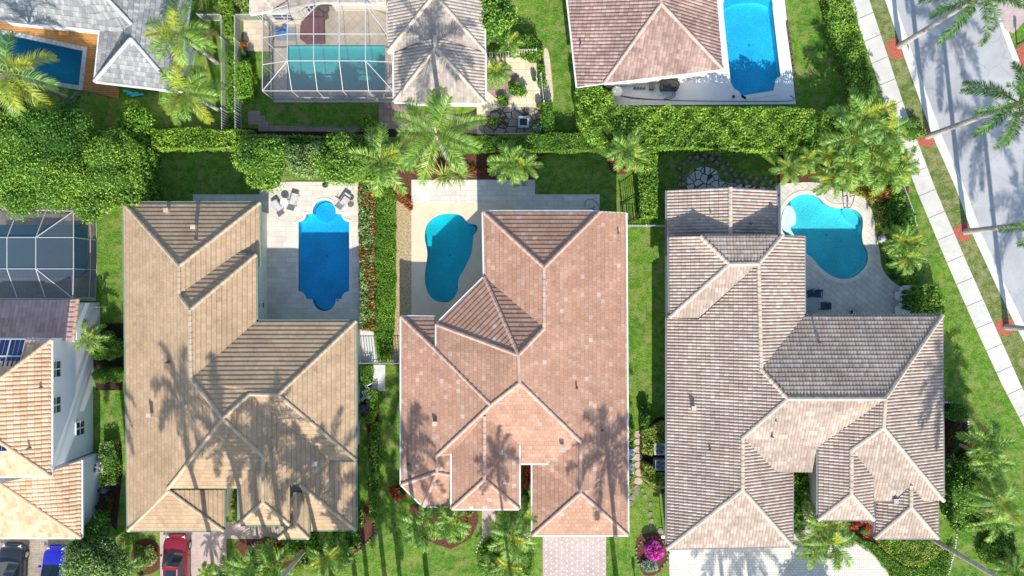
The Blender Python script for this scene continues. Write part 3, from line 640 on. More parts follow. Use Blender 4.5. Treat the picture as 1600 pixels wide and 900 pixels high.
mb = MB(); mb.fill([strip(off(sR, -3), off(kw, -8))], .004); mb.build('verge', M['verge'], kind='structure')
mb = MB(); mb.fill([strip(sL, sR)], .03, skirt=.03); sw = mb.build('pavement', M['walk'], kind='structure')
def along(pl, y):
    for (a, b) in zip(pl, pl[1:]):
        if a[1] <= y <= b[1]: t = (y - a[1]) / (b[1] - a[1]); return (a[0] + (b[0] - a[0]) * t, y)
mb = MB(); y = -280
while y < 1300:
    a, b = along(sL, y), along(sR, y - 11); A, B = Vector((*P2(*a), .0335)), Vector((*P2(*b), .0335))
    mb.bar(A, B, .035, .004); y += 34.5
mb.build('pavement_joint', M['dark'], sw)
def patch(name, pts, mat, z, sk=0.0, holes=(), kind='structure'):
    mb = MB(); mb.fill([G(pts)] + [G(h) for h in holes], z, skirt=sk); return mb.build(name, M[mat], kind=kind)
# beds and gravel (thin sheets a few mm apart)
patch('mulch_bed', [(575,240),(860,228),(935,232),(930,238),(860,240),(842,245),(838,281),(643,282),(643,330),(615,312),(605,250)], 'mulch', .008)
patch('mulch_bed', smooth([(948,240),(958,238),(990,244),(992,262),(975,272),(958,270),(949,258)]), 'mulch', .008)
patch('mulch_bed', [(556,282),(584,280),(584,518),(560,518)], 'dkmulch', .008)
patch('gravel_strip', [(619,312),(643,329),(643,498),(628,498),(624,566),(613,566),(618,480)], 'gravel', .012)
patch('mulch_bed', [(216,232),(224,228),(232,238),(226,330),(216,335)], 'dkmulch', .008)
patch('mulch_bed', [(222,228),(380,226),(380,232),(260,236),(224,238)], 'mulch', .012)
patch('mulch_bed', [(380,200),(560,206),(620,200),(735,175),(760,160),(850,210),(735,214),(560,214),(385,214)], 'dkmulch', .008)
patch('mulch_bed', [(1280,-60),(1292,-60),(1300,45),(1318,90),(1345,150),(1335,152),(1305,95),(1290,45)], 'mulch', .008)
patch('mulch_bed', [(640,788),(745,790),(748,815),(735,842),(705,858),(680,850),(640,830)], 'mulch', .008)
patch('mulch_bed', [(485,826),(560,826),(572,780),(585,800),(586,835),(560,862),(520,885),(440,880),(380,870),(365,850),(380,840),(436,842)], 'mulch', .008)
patch('mulch_bed', [(572,570),(590,570),(592,640),(590,700),(583,820),(573,820),(577,690),(568,650)], 'mulch', .012)
patch('mulch_bed', [(1236,735),(1280,735),(1280,835),(1236,835)], 'dkmulch', .008)
patch('mulch_bed', [(1475,628),(1500,632),(1512,660),(1515,700),(1510,760),(1475,760)], 'dkmulch', .008)
patch('mulch_bed', [(1320,812),(1366,812),(1370,842),(1400,870),(1425,885),(1420,890),(1380,868),(1330,835)], 'mulch', .008)
patch('mulch_bed', smooth([(995,842),(1015,832),(1035,835),(1040,850),(1040,880),(1025,897),(1005,897),(996,870)]), 'mulch', .008)
patch('mulch_bed', smooth([(1006,660),(1020,655),(1040,660),(1040,765),(1015,760),(1000,740),(1003,700)]), 'dkmulch', .008)
patch('mulch_bed', smooth([(210,850),(235,842),(250,856),(250,885),(230,898),(205,890)]), 'mulch', .008)
patch('mulch_bed', [(153,700),(190,690),(192,730),(182,830),(155,800)], 'dkmulch', .008)
patch('mulch_bed', [(140,505),(192,505),(192,610),(150,610)], 'dkmulch', .012)
patch('gravel_strip', [(1372,345),(1385,345),(1398,392),(1392,410),(1382,400)], 'gravel', .008)
patch('mulch_bed', [(1215,232),(1420,230),(1420,330),(1380,340),(1340,285),(1215,290)], 'mulch', .008)
for i, (x, y, r) in enumerate(((1402,76,17),(1447,214,17),(1504,363,15),(1570,510,15),(1608,92,26))):
    rg = random.Random(i); patch('red_mulch_ring', smooth([(x + r * rg.uniform(.82, 1.12) * math.cos(R(a * 24)), y + r * rg.uniform(.82, 1.12) * math.sin(R(a * 24))) for a in range(15)], 3), 'redmulch', .010)
# pool decks, patios, drives
patch('pool_deck', [(302,304),(406,304),(406,284),(560,284),(563,515),(563,568),(395,568),(395,330),(302,330)], 'trav', .06, .06, [poolA])
patch('pool_deck', [(643,281),(836,281),(836,304),(937,304),(937,345),(803,345),(803,317),(643,317)], 'trav', .06, .06)
patch('pool_deck', [(643,317),(803,317),(803,345),(800,520),(643,520)], 'cream', .058, .058, [poolB])
patch('pool_deck', smooth([(1218,305),(1245,286),(1285,287),(1312,298),(1345,305),(1362,328),(1367,362),(1374,392),(1378,418),(1392,438),(1412,448)], 4)[:-5] + [(1436,450),(1436,520),(1200,520),(1200,330)], 'greytile', .06, .06, [poolC])
patch('pool_deck', [(955,165),(1243,163),(1219,-60),(1090,-60),(1090,60),(955,128)], 'whitedeck', .06, .06, [poolF])
patch('timber_deck', [(-60,18),(170,40),(170,120),(187,140),(186,155),(131,141),(-60,118)], 'wood', .06, .06, [poolE])
patch('pool_deck', [(425,-60),(614,-60),(614,160),(428,160)], 'beigetile', .06, .06, [poolD])
patch('patio', [(381,33),(427,33),(427,80),(381,80)], 'travtan', .055, .05)
patch('brick_path', [(388,173),(407,173),(407,181),(414,181),(414,189),(421,189),(421,197),(562,199),(562,206),(404,205),(404,195),(388,195)], 'brown', .04, .04)
patch('brick_path', [(592,160),(614,160),(635,165),(640,180),(700,178),(745,190),(745,209),(690,207),(592,200)], 'brown', .036, .036)
patch('patio', [(757,90),(842,90),(846,160),(846,210),(745,210),(745,165),(757,160)], 'creamtile', .045, .045)
patch('patio', smooth([(760,210),(750,190),(775,170),(800,168),(845,172),(848,210)])[:-6], 'flag2', .052)
patch('patio', [(757,112),(782,100),(812,118),(780,158),(757,140)], 'brown', .051)
patch('garden_path', smooth([(850,78),(857,82),(862,120),(864,158),(852,160),(850,120)]), 'travtan', .03, .03)
patch('driveway', [(250,820),(350,820),(355,815),(460,815),(440,842),(354,842),(356,1100),(252,1100)], 'pinkpaver', .03, .03)
patch('driveway', [(848,828),(947,828),(947,1100),(848,1100)], 'pinkpaver', .03, .03)
patch('garden_path', [(753,790),(774,790),(774,828),(848,828),(848,838),(753,838)], 'pinkpaver', .026, .026)
patch('driveway', [(1045,845),(1200,845),(1200,735),(1280,735),(1320,822),(1345,845),(1366,862),(1393,900),(1470,1100),(1050,1100)], 'whitepaver', .03, .03)
patch('driveway', [(-80,830),(112,830),(108,1100),(-80,1100)], 'oldpaver', .03, .03)
patch('driveway', [(1548,-60),(1552,0),(1570,46),(1584,52),(1600,34),(1660,10),(1640,-60)], 'pinkpaver', .02, .02)
patch('flagstone_patio', smooth([(1072,296),(1076,272),(1096,261),(1118,266),(1128,283),(1160,288),(1206,296),(1206,312),(1072,312)]), 'flag', .03, .03)
patch('concrete_pad', [(582,570),(602,570),(602,611),(576,611),(582,602)], 'concrete', .04, .04)
patch('concrete_pad', [(560,515),(583,515),(590,566),(560,568)], 'concrete', .03, .03)
# white diamonds and joints on the middle driveway
mb = MB()
for i in range(12):
    for j in range(12):
        x, y = 853 + i * 8.2, 843 + j * 8.2 + (4.1 if i % 2 else 0)
        c = P2(x, y); s = .085; mb.face([(c[0] - s, c[1], .034), (c[0], c[1] - s, .034), (c[0] + s, c[1], .034), (c[0], c[1] + s, .034)])
mb.build('driveway_inlay', M['copew'], kind='structure')
# lawn edging stones and rocks
def edging(label, pts, mat='stone', n=3, closed=False, r=.12):
    root = thing('garden_edging', label, 'edging', P(*pts[0]), 'rows of small edging stones round planting beds'); mb = MB(); q = pts + ([pts[0]] if closed else [])
    rnd = random.Random(len(pts))
    for a, b in zip(q, q[1:]):
        A, B = P(*a), P(*b); k = max(1, int((B - A).length / (r * 2)))
        for i in range(k):
            p = A + (B - A) * (i / k); hh = r * (.6 + rnd.random() * (.9 if r > .2 else .3)); mb.box(p + Vector((rnd.uniform(-.3, .3) * r, rnd.uniform(-.3, .3) * r, hh / 2)), (r * rnd.uniform(1.2, 1.9), r * rnd.uniform(1.1, 1.6), hh), rnd.random() * 3, top=.7)
    mb.build('stone_row', M[mat], root)
edging('curved stone edging in front of the round planter with fan palms', arc(790, 870, 46, 190, 350, 12), 'concrete', r=.1)
edging('stone edging along the flower bed below the right end of the tan roof', [(585,800),(586,835),(560,862),(520,885)], 'stone')
edging('outer dark ring of rocks round the flagstone patio above the barrel-tiled roof', [(1062,302),(1060,264),(1076,248),(1112,241),(1136,256),(1148,274),(1194,280),(1220,296)], 'stone', r=.24)
edging('inner ring of rocks round the flagstone patio above the barrel-tiled roof', [(1068,300),(1066,268),(1080,255),(1110,248),(1128,262),(1140,282),(1190,288),(1212,300)], 'stone', r=.26)
edging('white edging stones right of the large barrel-tiled house', [(1476,629),(1498,630),(1512,655),(1524,740),(1520,800)], 'concrete', r=.09)
edging('white edging stones curving through the lawn at the bottom right corner', [(1495,835),(1492,860),(1485,885),(1480,905)], 'concrete', r=.09)
edging('stone ring round the bed with the magenta bush', arc(1019, 865, 26, 0, 340, 12), 'stone', closed=True)

# ------------------------------------------------------------------ pools
def offset_loop(l, d):
    n = len(l); ar = sum(l[i][0] * l[(i+1)%n][1] - l[(i+1)%n][0] * l[i][1] for i in range(n)); s = 1 if ar > 0 else -1; out = []
    for i in range(n):
        a, b, c = Vector(l[i-1]), Vector(l[i]), Vector(l[(i+1)%n]); d1, d2 = (b-a), (c-b)
        if d1.length < 1e-6: d1 = d2
        if d2.length < 1e-6: d2 = d1
        d1.normalize(); d2.normalize(); n1, n2 = Vector((d1.y, -d1.x)) * s, Vector((d2.y, -d2.x)) * s; m = n1 + n2
        if m.length < .3: m = n1
        m.normalize(); q = b + m * (d / max(.6, m.dot(n1))); out.append((q.x, q.y))
    return out
def pool(label, outline, floor, water, cope, cw=.3, depth=.85, z=.06, steps=(), shelves=()):
    l = G(outline); c = (sum(p[0] for p in l) / len(l), sum(p[1] for p in l) / len(l)); root = thing('swimming_pool', label, 'pool', (*c, 0), 'backyard swimming pools')
    n = len(l); b = MB(); inner = offset_loop(l, -.02)
    b.fill([l], -depth, 0)
    for i in range(n):
        p, q = l[i], l[(i + 1) % n]
        b.face([(*p, -depth), (*q, -depth), (*q, -.18), (*p, -.18)], 0); b.face([(*p, -.18), (*q, -.18), (*q, z - .005), (*p, z - .005)], 1)
    b.build('basin', [M[floor], M['wline']], root)
    s = MB()
    for (pts, dz) in steps: s.prism(offset_loop(G(pts), -.04), -depth + .01, dz)
    if steps: s.build('pool_step', M[floor], root)
    s = MB()
    for (pts, dz) in shelves: s.prism(offset_loop(G(pts), -.04), -depth + .01, dz)
    if shelves: s.build('shallow_shelf', M['pfloorw'], root)
    dr = MB(); dr.lathe((c[0], c[1], -depth + .005), [(.10, 0), (.10, .02), (.05, .03)], 12); dr.build('drain', M['grey'], root)
    m = MB(); m.fill([l], -.05); m.build('water', M[water], root)
    if cw:
        o = offset_loop(l, cw); k = MB(); zz = z + .025
        for i in range(n):
            j = (i + 1) % n
            k.face([(*l[i], zz), (*l[j], zz), (*o[j], zz), (*o[i], zz)]); k.face([(*o[i], zz), (*o[j], zz), (*o[j], z - .01), (*o[i], z - .01)]); k.face([(*l[i], zz), (*l[j], zz), (*l[j], -.02), (*l[i], -.02)])
        k.build('coping', M[cope], root)
    return root
M['pfloorw'] = plain('white_shelf_plaster', (.55, .76, .80), .8, .2, var=.05)
pool('rectangular blue pool with scalloped corners and a round spa at its top end', poolA, 'pfloor', 'water', 'cope', .22, .85,
     steps=[(arc(507, 468, 17, 0, 180, 10), -.35), (arc(507, 331, 17, 0, 360, 16)[:-1], -.55)])
pool('kidney-shaped blue pool in the cream deck of the pink-roofed house', poolB, 'pfloor', 'waterB', 'cream', .0, .85,
     steps=[(arc(703, 458, 14, 0, 360, 14)[:-1], -.62), (arc(700, 462, 9, 0, 360, 12)[:-1], -.5), (arc(737, 358, 7, 0, 360, 10)[:-1], -.4)])
pool('clover-shaped turquoise pool with a white sun shelf at its left end', poolC, 'pfloor', 'waterC', 'cope', .32, .85,
     shelves=[(smooth([(1221,340),(1228,322),(1237,322),(1244,334),(1244,350),(1236,356),(1242,368),(1232,364),(1222,357)]), -.046)], steps=[(smooth([(1320,326),(1334,327),(1345,338),(1346,350),(1335,350),(1324,338)]), -.45)])
pool('long bright blue pool in the white deck at the top right', poolF, 'pfloor', 'waterF', 'copew', .36, .85, steps=[(smooth([(1130,12),(1150,4),(1185,2),(1205,8),(1200,-10),(1168,-22),(1135,-12)]), -.5)])
pool('turquoise rectangular pool inside the top screen enclosure', poolD, 'pfloorp', 'waterg', 'copew', .0, .6)
pool('dark blue pool with grey stone rim beside the timber deck at the top left', poolE, 'pfloordk', 'water', 'greystone', .38, 1.5) if False else None
M['pfloordk'] = poolfloor_mat('dark_caustic_pool_floor', (.26, .42, .52), (.34, .52, .60))
M['greystone'] = plain('grey_stone_coping', (.42, .44, .46), .8, .3, var=.3, scale=5)
pool('dark blue pool with grey stone rim beside the timber deck at the top left', poolE, 'pfloordk', 'waterE', 'greystone', .34, .9)
pool('calm grey-green pool inside the left screen enclosure', poolG, 'pfloorp', 'waterg', 'cope', .0, .7)
patch('pool_deck', [(-80,318),(150,318),(150,470),(-80,470)], 'travtan', .05, .05, [poolG])
# grab rails beside the clover pool, hose on deck etc. come with the small objects

# ------------------------------------------------------------------ screen enclosures
def cage(label, nodes, bars, panels, posts, thin, mat='screen', frame='alu', rad=.06):
    W = {k: P(*v) for k, v in nodes.items()}; c = sum(W.values(), Vector()) / len(W); root = thing('screen_enclosure', label, 'pool cage', (c.x, c.y, 0), 'screened pool enclosures')
    base = lambda p: Vector((p.x, p.y, .05))
    f = MB()
    for b in bars:
        q = b.split()
        for a, d in zip(q, q[1:]): f.bar(W[a], W[d], rad, rad * 1.3)
    f.build('roof_beams', M[frame], root)
    for k in posts:
        m = MB(); m.bar(base(W[k]), W[k], rad, rad); m.build('post', M[frame], root)
    r = MB()
    for (a, b) in thin:
        for h in (.9,): r.bar(base(W[a]) + Vector((0, 0, h)), base(W[b]) + Vector((0, 0, h)), .05, .05)
        r.bar(base(W[a]), base(W[b]), .05, .08)
    r.build('side_rail', M[frame], root)
    s = MB()
    for p in panels: s.face([W[k] - Vector((0, 0, .03)) for k in p.split()])
    s.build('roof_screen', M[mat], root)
    s = MB()
    for (a, b) in thin: s.face([base(W[a]), base(W[b]), W[b] - Vector((0, 0, .05)), W[a] - Vector((0, 0, .05))])
    s.build('side_screen', M[mat], root)
    return root
N = {}
for i, x in enumerate((449, 490, 530, 571)):
    for j, y in enumerate((8, 53, 95)): N['h%d%d' % (i, j)] = (x, y, 3.9)
for j, y in enumerate((20, 59, 101)): N['l%d' % j] = (410, y, 3.0)
for i, x in enumerate((410, 456, 496, 536, 576, 614)): N['b%d' % i] = (x, 142, 3.0)
N['r0'] = (604, 10, 3.3); N['r1'] = (604, 53, 3.3); N['r2'] = (613, 97, 3.2)
cage('white framed screen enclosure over the turquoise pool at the top of the photo', N,
     ['h00 h01 h02', 'h10 h11 h12 b2', 'h20 h21 h22 b3', 'h30 h31 h32 b4', 'h02 b1', 'h01 h11 h21 h31 r1', 'h02 h12 h22 h32 r2', 'l0 l1 l2 b0', 'b0 b1 b2 b3 b4 b5', 'l1 h01', 'l2 h02', 'l1 h02', 'b0 h02', 'h32 b5', 'r0 r1 r2 b5', 'h00 l0', 'r1 h30'],
     ['h00 h10 h11 h01', 'h10 h20 h21 h11', 'h20 h30 h31 h21', 'h30 r0 r1 h31', 'h01 h11 h12 h02', 'h11 h21 h22 h12', 'h21 h31 h32 h22', 'h31 r1 r2 h32', 'h02 h12 b2 b1', 'h12 h22 b3 b2', 'h22 h32 b4 b3', 'h32 r2 b5', 'h32 b5 b4', 'h02 b1 b0', 'l2 h02 b0', 'l1 l2 h02 h01', 'l0 l1 h01 h00'],
     ['l0', 'l1', 'l2', 'b0', 'b1', 'b2', 'b3', 'b4', 'b5'], [('l0', 'l1'), ('l1', 'l2'), ('l2', 'b0'), ('b0', 'b1'), ('b1', 'b2'), ('b2', 'b3'), ('b3', 'b4'), ('b4', 'b5')], mat='screen', rad=.042)
N = {}
for i, x in enumerate((-45, 11, 56)):
    N['a%d' % i] = (x, 371, 3.9); N['b%d' % i] = (x, 420, 3.9)
for i, x in enumerate((-30, 28, 72, 115)): N['t%d' % i] = (x, 327 + i, 3.1)
for i, x in enumerate((-30, 27, 71, 114)): N['u%d' % i] = (x, 466, 3.1)
N['c1'] = (115, 371, 3.2); N['c2'] = (115, 420, 3.2)
cage('white framed dark screen enclosure over the pool at the left edge', N,
     ['a0 a1 a2 c1', 'b0 b1 b2 c2', 't0 t1 t2 t3', 't1 a1 b1 u1', 't2 a2 b2 u2', 't3 c1 c2 u3', 'a2 t3', 'b2 u3', 'u0 u1 u2 u3'],
     ['t0 t1 a1 a0', 't1 t2 a2 a1', 't2 t3 a2', 'a2 t3 c1', 'a0 a1 b1 b0', 'a1 a2 b2 b1', 'a2 c1 c2 b2', 'b0 b1 u1 u0', 'b1 b2 u2 u1', 'b2 u3 u2', 'b2 c2 u3'],
     ['t1', 't2', 't3', 'c1', 'c2', 'u3'], [('t0', 't1'), ('t1', 't2'), ('t2', 't3'), ('t3', 'c1'), ('c1', 'c2'), ('c2', 'u3')], mat='screend', rad=.042)

# ------------------------------------------------------------------ fences
def fence(label, pts, h=1.4, mat='alu', sp=.20, z0=0.0, name='fence'):
    Q = [Vector((*P2(x, y, h if len(pts[0]) < 3 else 0), z0)) for (x, y) in pts]; root = thing(name, label, 'fence', Q[0]); up = Vector((0, 0, 1))
    k = MB()
    for a, b in zip(Q, Q[1:]):
        for hh in (.15, h - .05): r = MB(); r.bar(a + up * hh, b + up * hh, .03, .03); r.build('rail', M[mat], root)
        n = max(1, int((b - a).length / sp))
        for i in range(n): p = a + (b - a) * ((i + .5) / n); k.bar(p + up * .05, p + up * (h - .02), .05, .04)
        m = max(1, round((b - a).length / 1.9))
        for i in range(m + 1):
            p = a + (b - a) * (i / m); mb = MB(); mb.bar(p, p + up * (h + .04), .07, .07); mb.box(p + up * (h + .06), (.1, .1, .04)); mb.build('post', M[mat], root)
    k.build('picket_row', M[mat], root)
fence('white picket fence right of the two palms by the grey slate roof', [(308,22),(345,22),(346,206)], 1.5)
fence('white picket fence left of the small tan patio, ending at the long hedge', [(410,22),(366,22),(367,212)], 1.5)
fence('white picket fence above the courtyard patio with the small palm', [(758,82),(797,80),(797,78),(838,77)], 1.4)
fence('black metal fence by the upper right corner of the pink roof', [(977,352),(1000,340),(998,302),(975,318)], 1.3, 'black', .16)
fence('white metal gate between pink roof and tall hedge', [(980,352),(1040,352)], 1.3)
fence('grey fence across the side yard between tan and pink roofs', [(560,568),(627,568)], 1.5, 'grey')
fence('thin white fence in front of the mailbox-side palms by the clover pool', [(1411,285),(1430,335),(1432,352)], 1.2)
fence('white fence behind the long grey hedge lawn at the top left', [(262,208),(305,209)], 1.2)
fence('white gate between screened pool and the tan roof', [(118,480),(152,480)], 1.5)
fence('white garden fence beside the striped path left of the long lawn', [(845,115),(850,158)], 1.3)
# ------------------------------------------------------------------ vegetation
RNG = np.random.default_rng(7)
def leaves(pts, nor, size, rng, aspect=.5, jit=.9):
    n = len(pts); N_ = nor + rng.normal(size=(n, 3)) * jit; N_[:, 2] += .25; N_ /= np.linalg.norm(N_, axis=1)[:, None]
    r = rng.normal(size=(n, 3)); a = np.cross(N_, r); a /= np.linalg.norm(a, axis=1)[:, None]; b = np.cross(N_, a)
    s = (size * rng.uniform(.65, 1.35, n))[:, None]
    V = np.stack([pts - a * s, pts - b * s * aspect, pts + a * s, pts + b * s * aspect], 1)
    return V.reshape(-1, 3)
def quads(k): return np.arange(k * 4).reshape(-1, 4)
def ell_core(c, r, n=10, m=6):
    V, F = [], []
    for j in range(m + 1):
        ph = math.pi * j / m - math.pi / 2
        for i in range(n):
            t = 2 * math.pi * i / n; V.append((c[0] + r[0] * math.cos(ph) * math.cos(t), c[1] + r[1] * math.cos(ph) * math.sin(t), c[2] + r[2] * math.sin(ph)))
    for j in range(m):
        for i in range(n): F.append((j*n + i, j*n + (i+1) % n, (j+1)*n + (i+1) % n, (j+1)*n + i))
    return np.array(V), np.array(F)
def crown_mesh(c, rx, ry, rz, n, size, seed, lobes=14, lr=.43, core=.66, flat=.0):
    rng = np.random.default_rng(seed); C, Rr = [], []
    for i in range(lobes):
        d = rng.normal(size=3); d /= np.linalg.norm(d); q = rng.uniform(.35, .80)
        if i < lobes * .45: d[2] = abs(d[2]) + .2; d /= np.linalg.norm(d)
        C.append(d * q); Rr.append(lr * rng.uniform(.7, 1.25))
    C, Rr = np.array(C), np.array(Rr); per = rng.choice(lobes, size=n, p=Rr ** 2 / (Rr ** 2).sum())
    d = rng.normal(size=(n, 3)); d /= np.linalg.norm(d, axis=1)[:, None]; d[:, 2] = np.where(d[:, 2] < -.35, -d[:, 2], d[:, 2])
    pts = C[per] + d * (Rr[per] * rng.uniform(.82, 1.08, n))[:, None]
    inside = np.zeros(n, bool)
    for k in range(lobes): inside |= (np.linalg.norm(pts - C[k], axis=1) < Rr[k] * .80)
    pts, d = pts[~inside], d[~inside]; S = np.array([rx, ry, rz]); pts = pts * S + np.array(c); d = d / S; d /= np.linalg.norm(d, axis=1)[:, None]
    V = leaves(pts, d, size, rng); F = quads(len(pts)); mi = np.zeros(len(F), int)
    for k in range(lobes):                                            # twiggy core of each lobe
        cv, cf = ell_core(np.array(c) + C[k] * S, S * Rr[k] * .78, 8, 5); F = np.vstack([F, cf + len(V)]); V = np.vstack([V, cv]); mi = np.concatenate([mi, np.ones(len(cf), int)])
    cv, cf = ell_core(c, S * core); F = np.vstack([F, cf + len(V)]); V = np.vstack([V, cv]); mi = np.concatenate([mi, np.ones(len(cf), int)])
    return V, F, mi
def tree(label, px, py, top, r, leaf, size=.13, n=None, seed=1, group=None, name='tree', cat='tree', ry=None, lobes=16, trunk=True, mats=None):
    ry = ry or r; rz = min(top * .42, r * .85); cz = top - rz * 1.0; c = P(px, py, cz); n = n or int(r * ry * 700 * (.13 / size) ** 2)
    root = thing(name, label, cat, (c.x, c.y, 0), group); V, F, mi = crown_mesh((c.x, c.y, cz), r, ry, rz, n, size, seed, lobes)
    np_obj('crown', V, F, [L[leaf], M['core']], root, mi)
    if trunk:
        t = MB(); b = Vector((c.x, c.y, 0)); j = b + Vector((.1, .1, cz - rz * .4)); t.tube(b, j, .07 * r + .06, .05 * r + .04, 8)
        for i in range(5): a = i * 1.3 + seed; t.tube(j, j + Vector((math.cos(a) * r * .6, math.sin(a) * ry * .6, rz * .7)), .04 * r + .03, .02, 6)
        t.build('trunk', M['bark'], root)
    return root
def bush(label, px, py, r, h, leaf, size=.09, n=None, seed=1, group=None, name='shrub', cat='shrub', ry=None, flower=None, fn=.3, lobes=7):
    ry = ry or r; c = P(px, py, h * .5); n = n or int(max(60, r * ry * 900 * (.09 / size) ** 2))
    V, F, mi = crown_mesh((c.x, c.y, h * .45), r, ry, h * .62, n, size, seed, lobes, .5, .7)
    root = thing(name, label, cat, (c.x, c.y, 0), group)
    if flower:
        rng = np.random.default_rng(seed + 5); k = (mi == 0) & (rng.random(len(F)) < fn); sel = F[k]
        np_obj('foliage', V, F[~k], [L[leaf], M['core']], root, mi[~k])
        VV = V[sel.ravel()]; VV[:, 2] += .03; np_obj('flowers', VV, quads(len(sel)), L[flower], root)
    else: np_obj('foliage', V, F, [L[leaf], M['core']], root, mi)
    return root
def inpoly(x, y, poly):
    ins = np.zeros(len(x), bool); n = len(poly)
    for i in range(n):
        (x0, y0), (x1, y1) = poly[i], poly[(i + 1) % n]
        c = ((y0 > y) != (y1 > y)); 
        with np.errstate(divide='ignore', invalid='ignore'): ins ^= c & (x < (x1 - x0) * (y - y0) / (y1 - y0 + 1e-12) + x0)
    return ins
def lump(x, y, s, seed):
    r = np.random.default_rng(seed); z = 0
    for k in range(5):
        a = r.uniform(0, 6.28); f = s * (1 + k * .6); z = z + np.sin((x * math.cos(a) + y * math.sin(a)) * f + r.uniform(0, 6)) / (1 + k * .5)
    return z / 2.2
def hedge(label, pts, h, leaf, size=.08, dens=170, lum=.12, ls=2.0, seed=3, name='hedge', cat='hedge', leaf2=None, frac=.3, group=None, side=1.0, kind=None):
    poly = [P2(x, y, h) for (x, y) in pts]; rng = np.random.default_rng(seed)
    xs, ys = [p[0] for p in poly], [p[1] for p in poly]; bx = (max(xs) - min(xs)) * (max(ys) - min(ys))
    x = rng.uniform(min(xs) - .1, max(xs) + .1, int(bx * dens)); y = rng.uniform(min(ys) - .1, max(ys) + .1, len(x)); wob = lump(x, y, 5, seed) * .12
    k = inpoly(x + wob, y - wob, poly); x, y = x[k], y[k]
    z = h - .05 + lump(x, y, ls, seed + 1) * lum + rng.uniform(-.05, .06, len(x)); e = 1e-2
    gx = (lump(x + e, y, ls, seed + 1) - lump(x, y, ls, seed + 1)) / e * lum; gy = (lump(x, y + e, ls, seed + 1) - lump(x, y, ls, seed + 1)) / e * lum
    T = [np.stack([x, y, z], 1)]; NN = [np.stack([-gx * 1.5, -gy * 1.5, np.ones_like(x)], 1)]
    n = len(poly); ar = sum(poly[i][0] * poly[(i+1)%n][1] - poly[(i+1)%n][0] * poly[i][1] for i in range(n)); s = 1 if ar > 0 else -1
    for i in range(n):
        a, b = np.array(poly[i]), np.array(poly[(i + 1) % n]); ln = np.linalg.norm(b - a); m = int(ln * h * dens * .7 * side)
        if m < 1: continue
        t = rng.random(m)[:, None]; q = a + (b - a) * t; nn = np.array([(b - a)[1], -(b - a)[0]]) * s / max(ln, 1e-6); zz = rng.uniform(0, h, m)
        q = q + nn * (rng.uniform(-.08, .06, m) + .06 * np.sin(zz * 4 + t[:, 0] * ln * 3))[:, None]
        T.append(np.column_stack([q, zz])); NN.append(np.column_stack([np.tile(nn, (m, 1)), np.full(m, .3)]))
    T, NN = np.vstack(T), np.vstack(NN); NN /= np.linalg.norm(NN, axis=1)[:, None]; V = leaves(T, NN, size, rng); F = quads(len(T)); mi = np.zeros(len(F), int)
    if leaf2: mi = np.where((rng.random(len(F)) < frac) | (lump(T[:, 0], T[:, 1], 1.6, seed + 9) > .75 - frac), 2, 0)
    inn = offset_loop(poly, -.10); cm = MB(); cm.prism(inn, 0, max(.05, h - .16 - lum * .6)); c = (sum(xs) / n, sum(ys) / n)
    root = thing(name, label, cat, (*c, 0), group)
    if kind: root['kind'] = kind
    np_obj('foliage', V, F, [L[leaf], M['core'], L[leaf2 or leaf]], root, mi)
    cm.build('stems', M['core'], root)
    return root
# ---- palms
def frond(vs, fs, ms, rng, az, el, Lf, ll, nl, droop, lw=.035, mat=0, plum=0.0, vee=.35, hang=.35):
    d = Vector((math.cos(az) * math.cos(el), math.sin(az) * math.cos(el), math.sin(el))); p = Vector((0, 0, 0)); seg = 12; st = Lf / seg; pts = [p.copy()]; ds = [d.copy()]
    tw = rng.uniform(-.25, .25)
    for i in range(seg):
        d = d.copy(); d.z -= droop * (.5 + i / seg) / seg * 2; d.normalize(); d = (d + Vector((-d.y, d.x, 0)) * (tw / seg)).normalized(); p = p + d * st; pts.append(p.copy()); ds.append(d.copy())
    def quad(a, b, c, e, m):
        k = len(vs); vs.extend([tuple(a), tuple(b), tuple(c), tuple(e)]); fs.append((k, k+1, k+2, k+3)); ms.append(m)
    for i in range(seg):
        w = .05 * (1 - i / seg) + .008; s = ds[i].cross(Vector((0, 0, 1))); s = s.normalized() if s.length > .01 else Vector((1, 0, 0)); u = s.cross(ds[i])
        quad(pts[i] - s * w, pts[i] + s * w, pts[i+1] + s * w, pts[i+1] - s * w, 3); quad(pts[i] - s * w, pts[i] - u * w * 1.2, pts[i+1] - u * w * 1.2, pts[i+1] - s * w, 3)
    for k in range(nl):
        t = .14 + .86 * (k + rng.uniform(-.3, .3)) / nl; t = min(.995, max(.1, t)); i = min(seg - 1, int(t * seg)); f = t * seg - i; q = pts[i].lerp(pts[i+1], f); dd = ds[i]
        s = dd.cross(Vector((0, 0, 1))); s = s.normalized() if s.length > .01 else Vector((1, 0, 0)); u = s.cross(dd).normalized()
        le = ll * (math.sin(math.pi * (.12 + .80 * t)) ** .7) * rng.uniform(.85, 1.1)
        for sg in (-1, 1):
            v = s * sg + dd * (.55 + .5 * t) + u * (vee + rng.normal() * (.12 + plum)); v.normalize(); m1 = q + v * le * .5; v2 = v.copy(); v2.z -= hang * rng.uniform(.6, 1.4); v2.normalize(); e = m1 + v2 * le * .5
            wv = dd.cross(v).cross(v); wv = dd - v * dd.dot(v); wv = wv.normalized() * lw if wv.length > .01 else Vector((lw, 0, 0))
            quad(q - wv * .6, m1 - wv, m1 + wv, q + wv * .6, mat); quad(m1 - wv, e, e, m1 + wv, mat) if False else quad(m1 - wv, e - wv * .12, e + wv * .12, m1 + wv, mat)
PM = {}
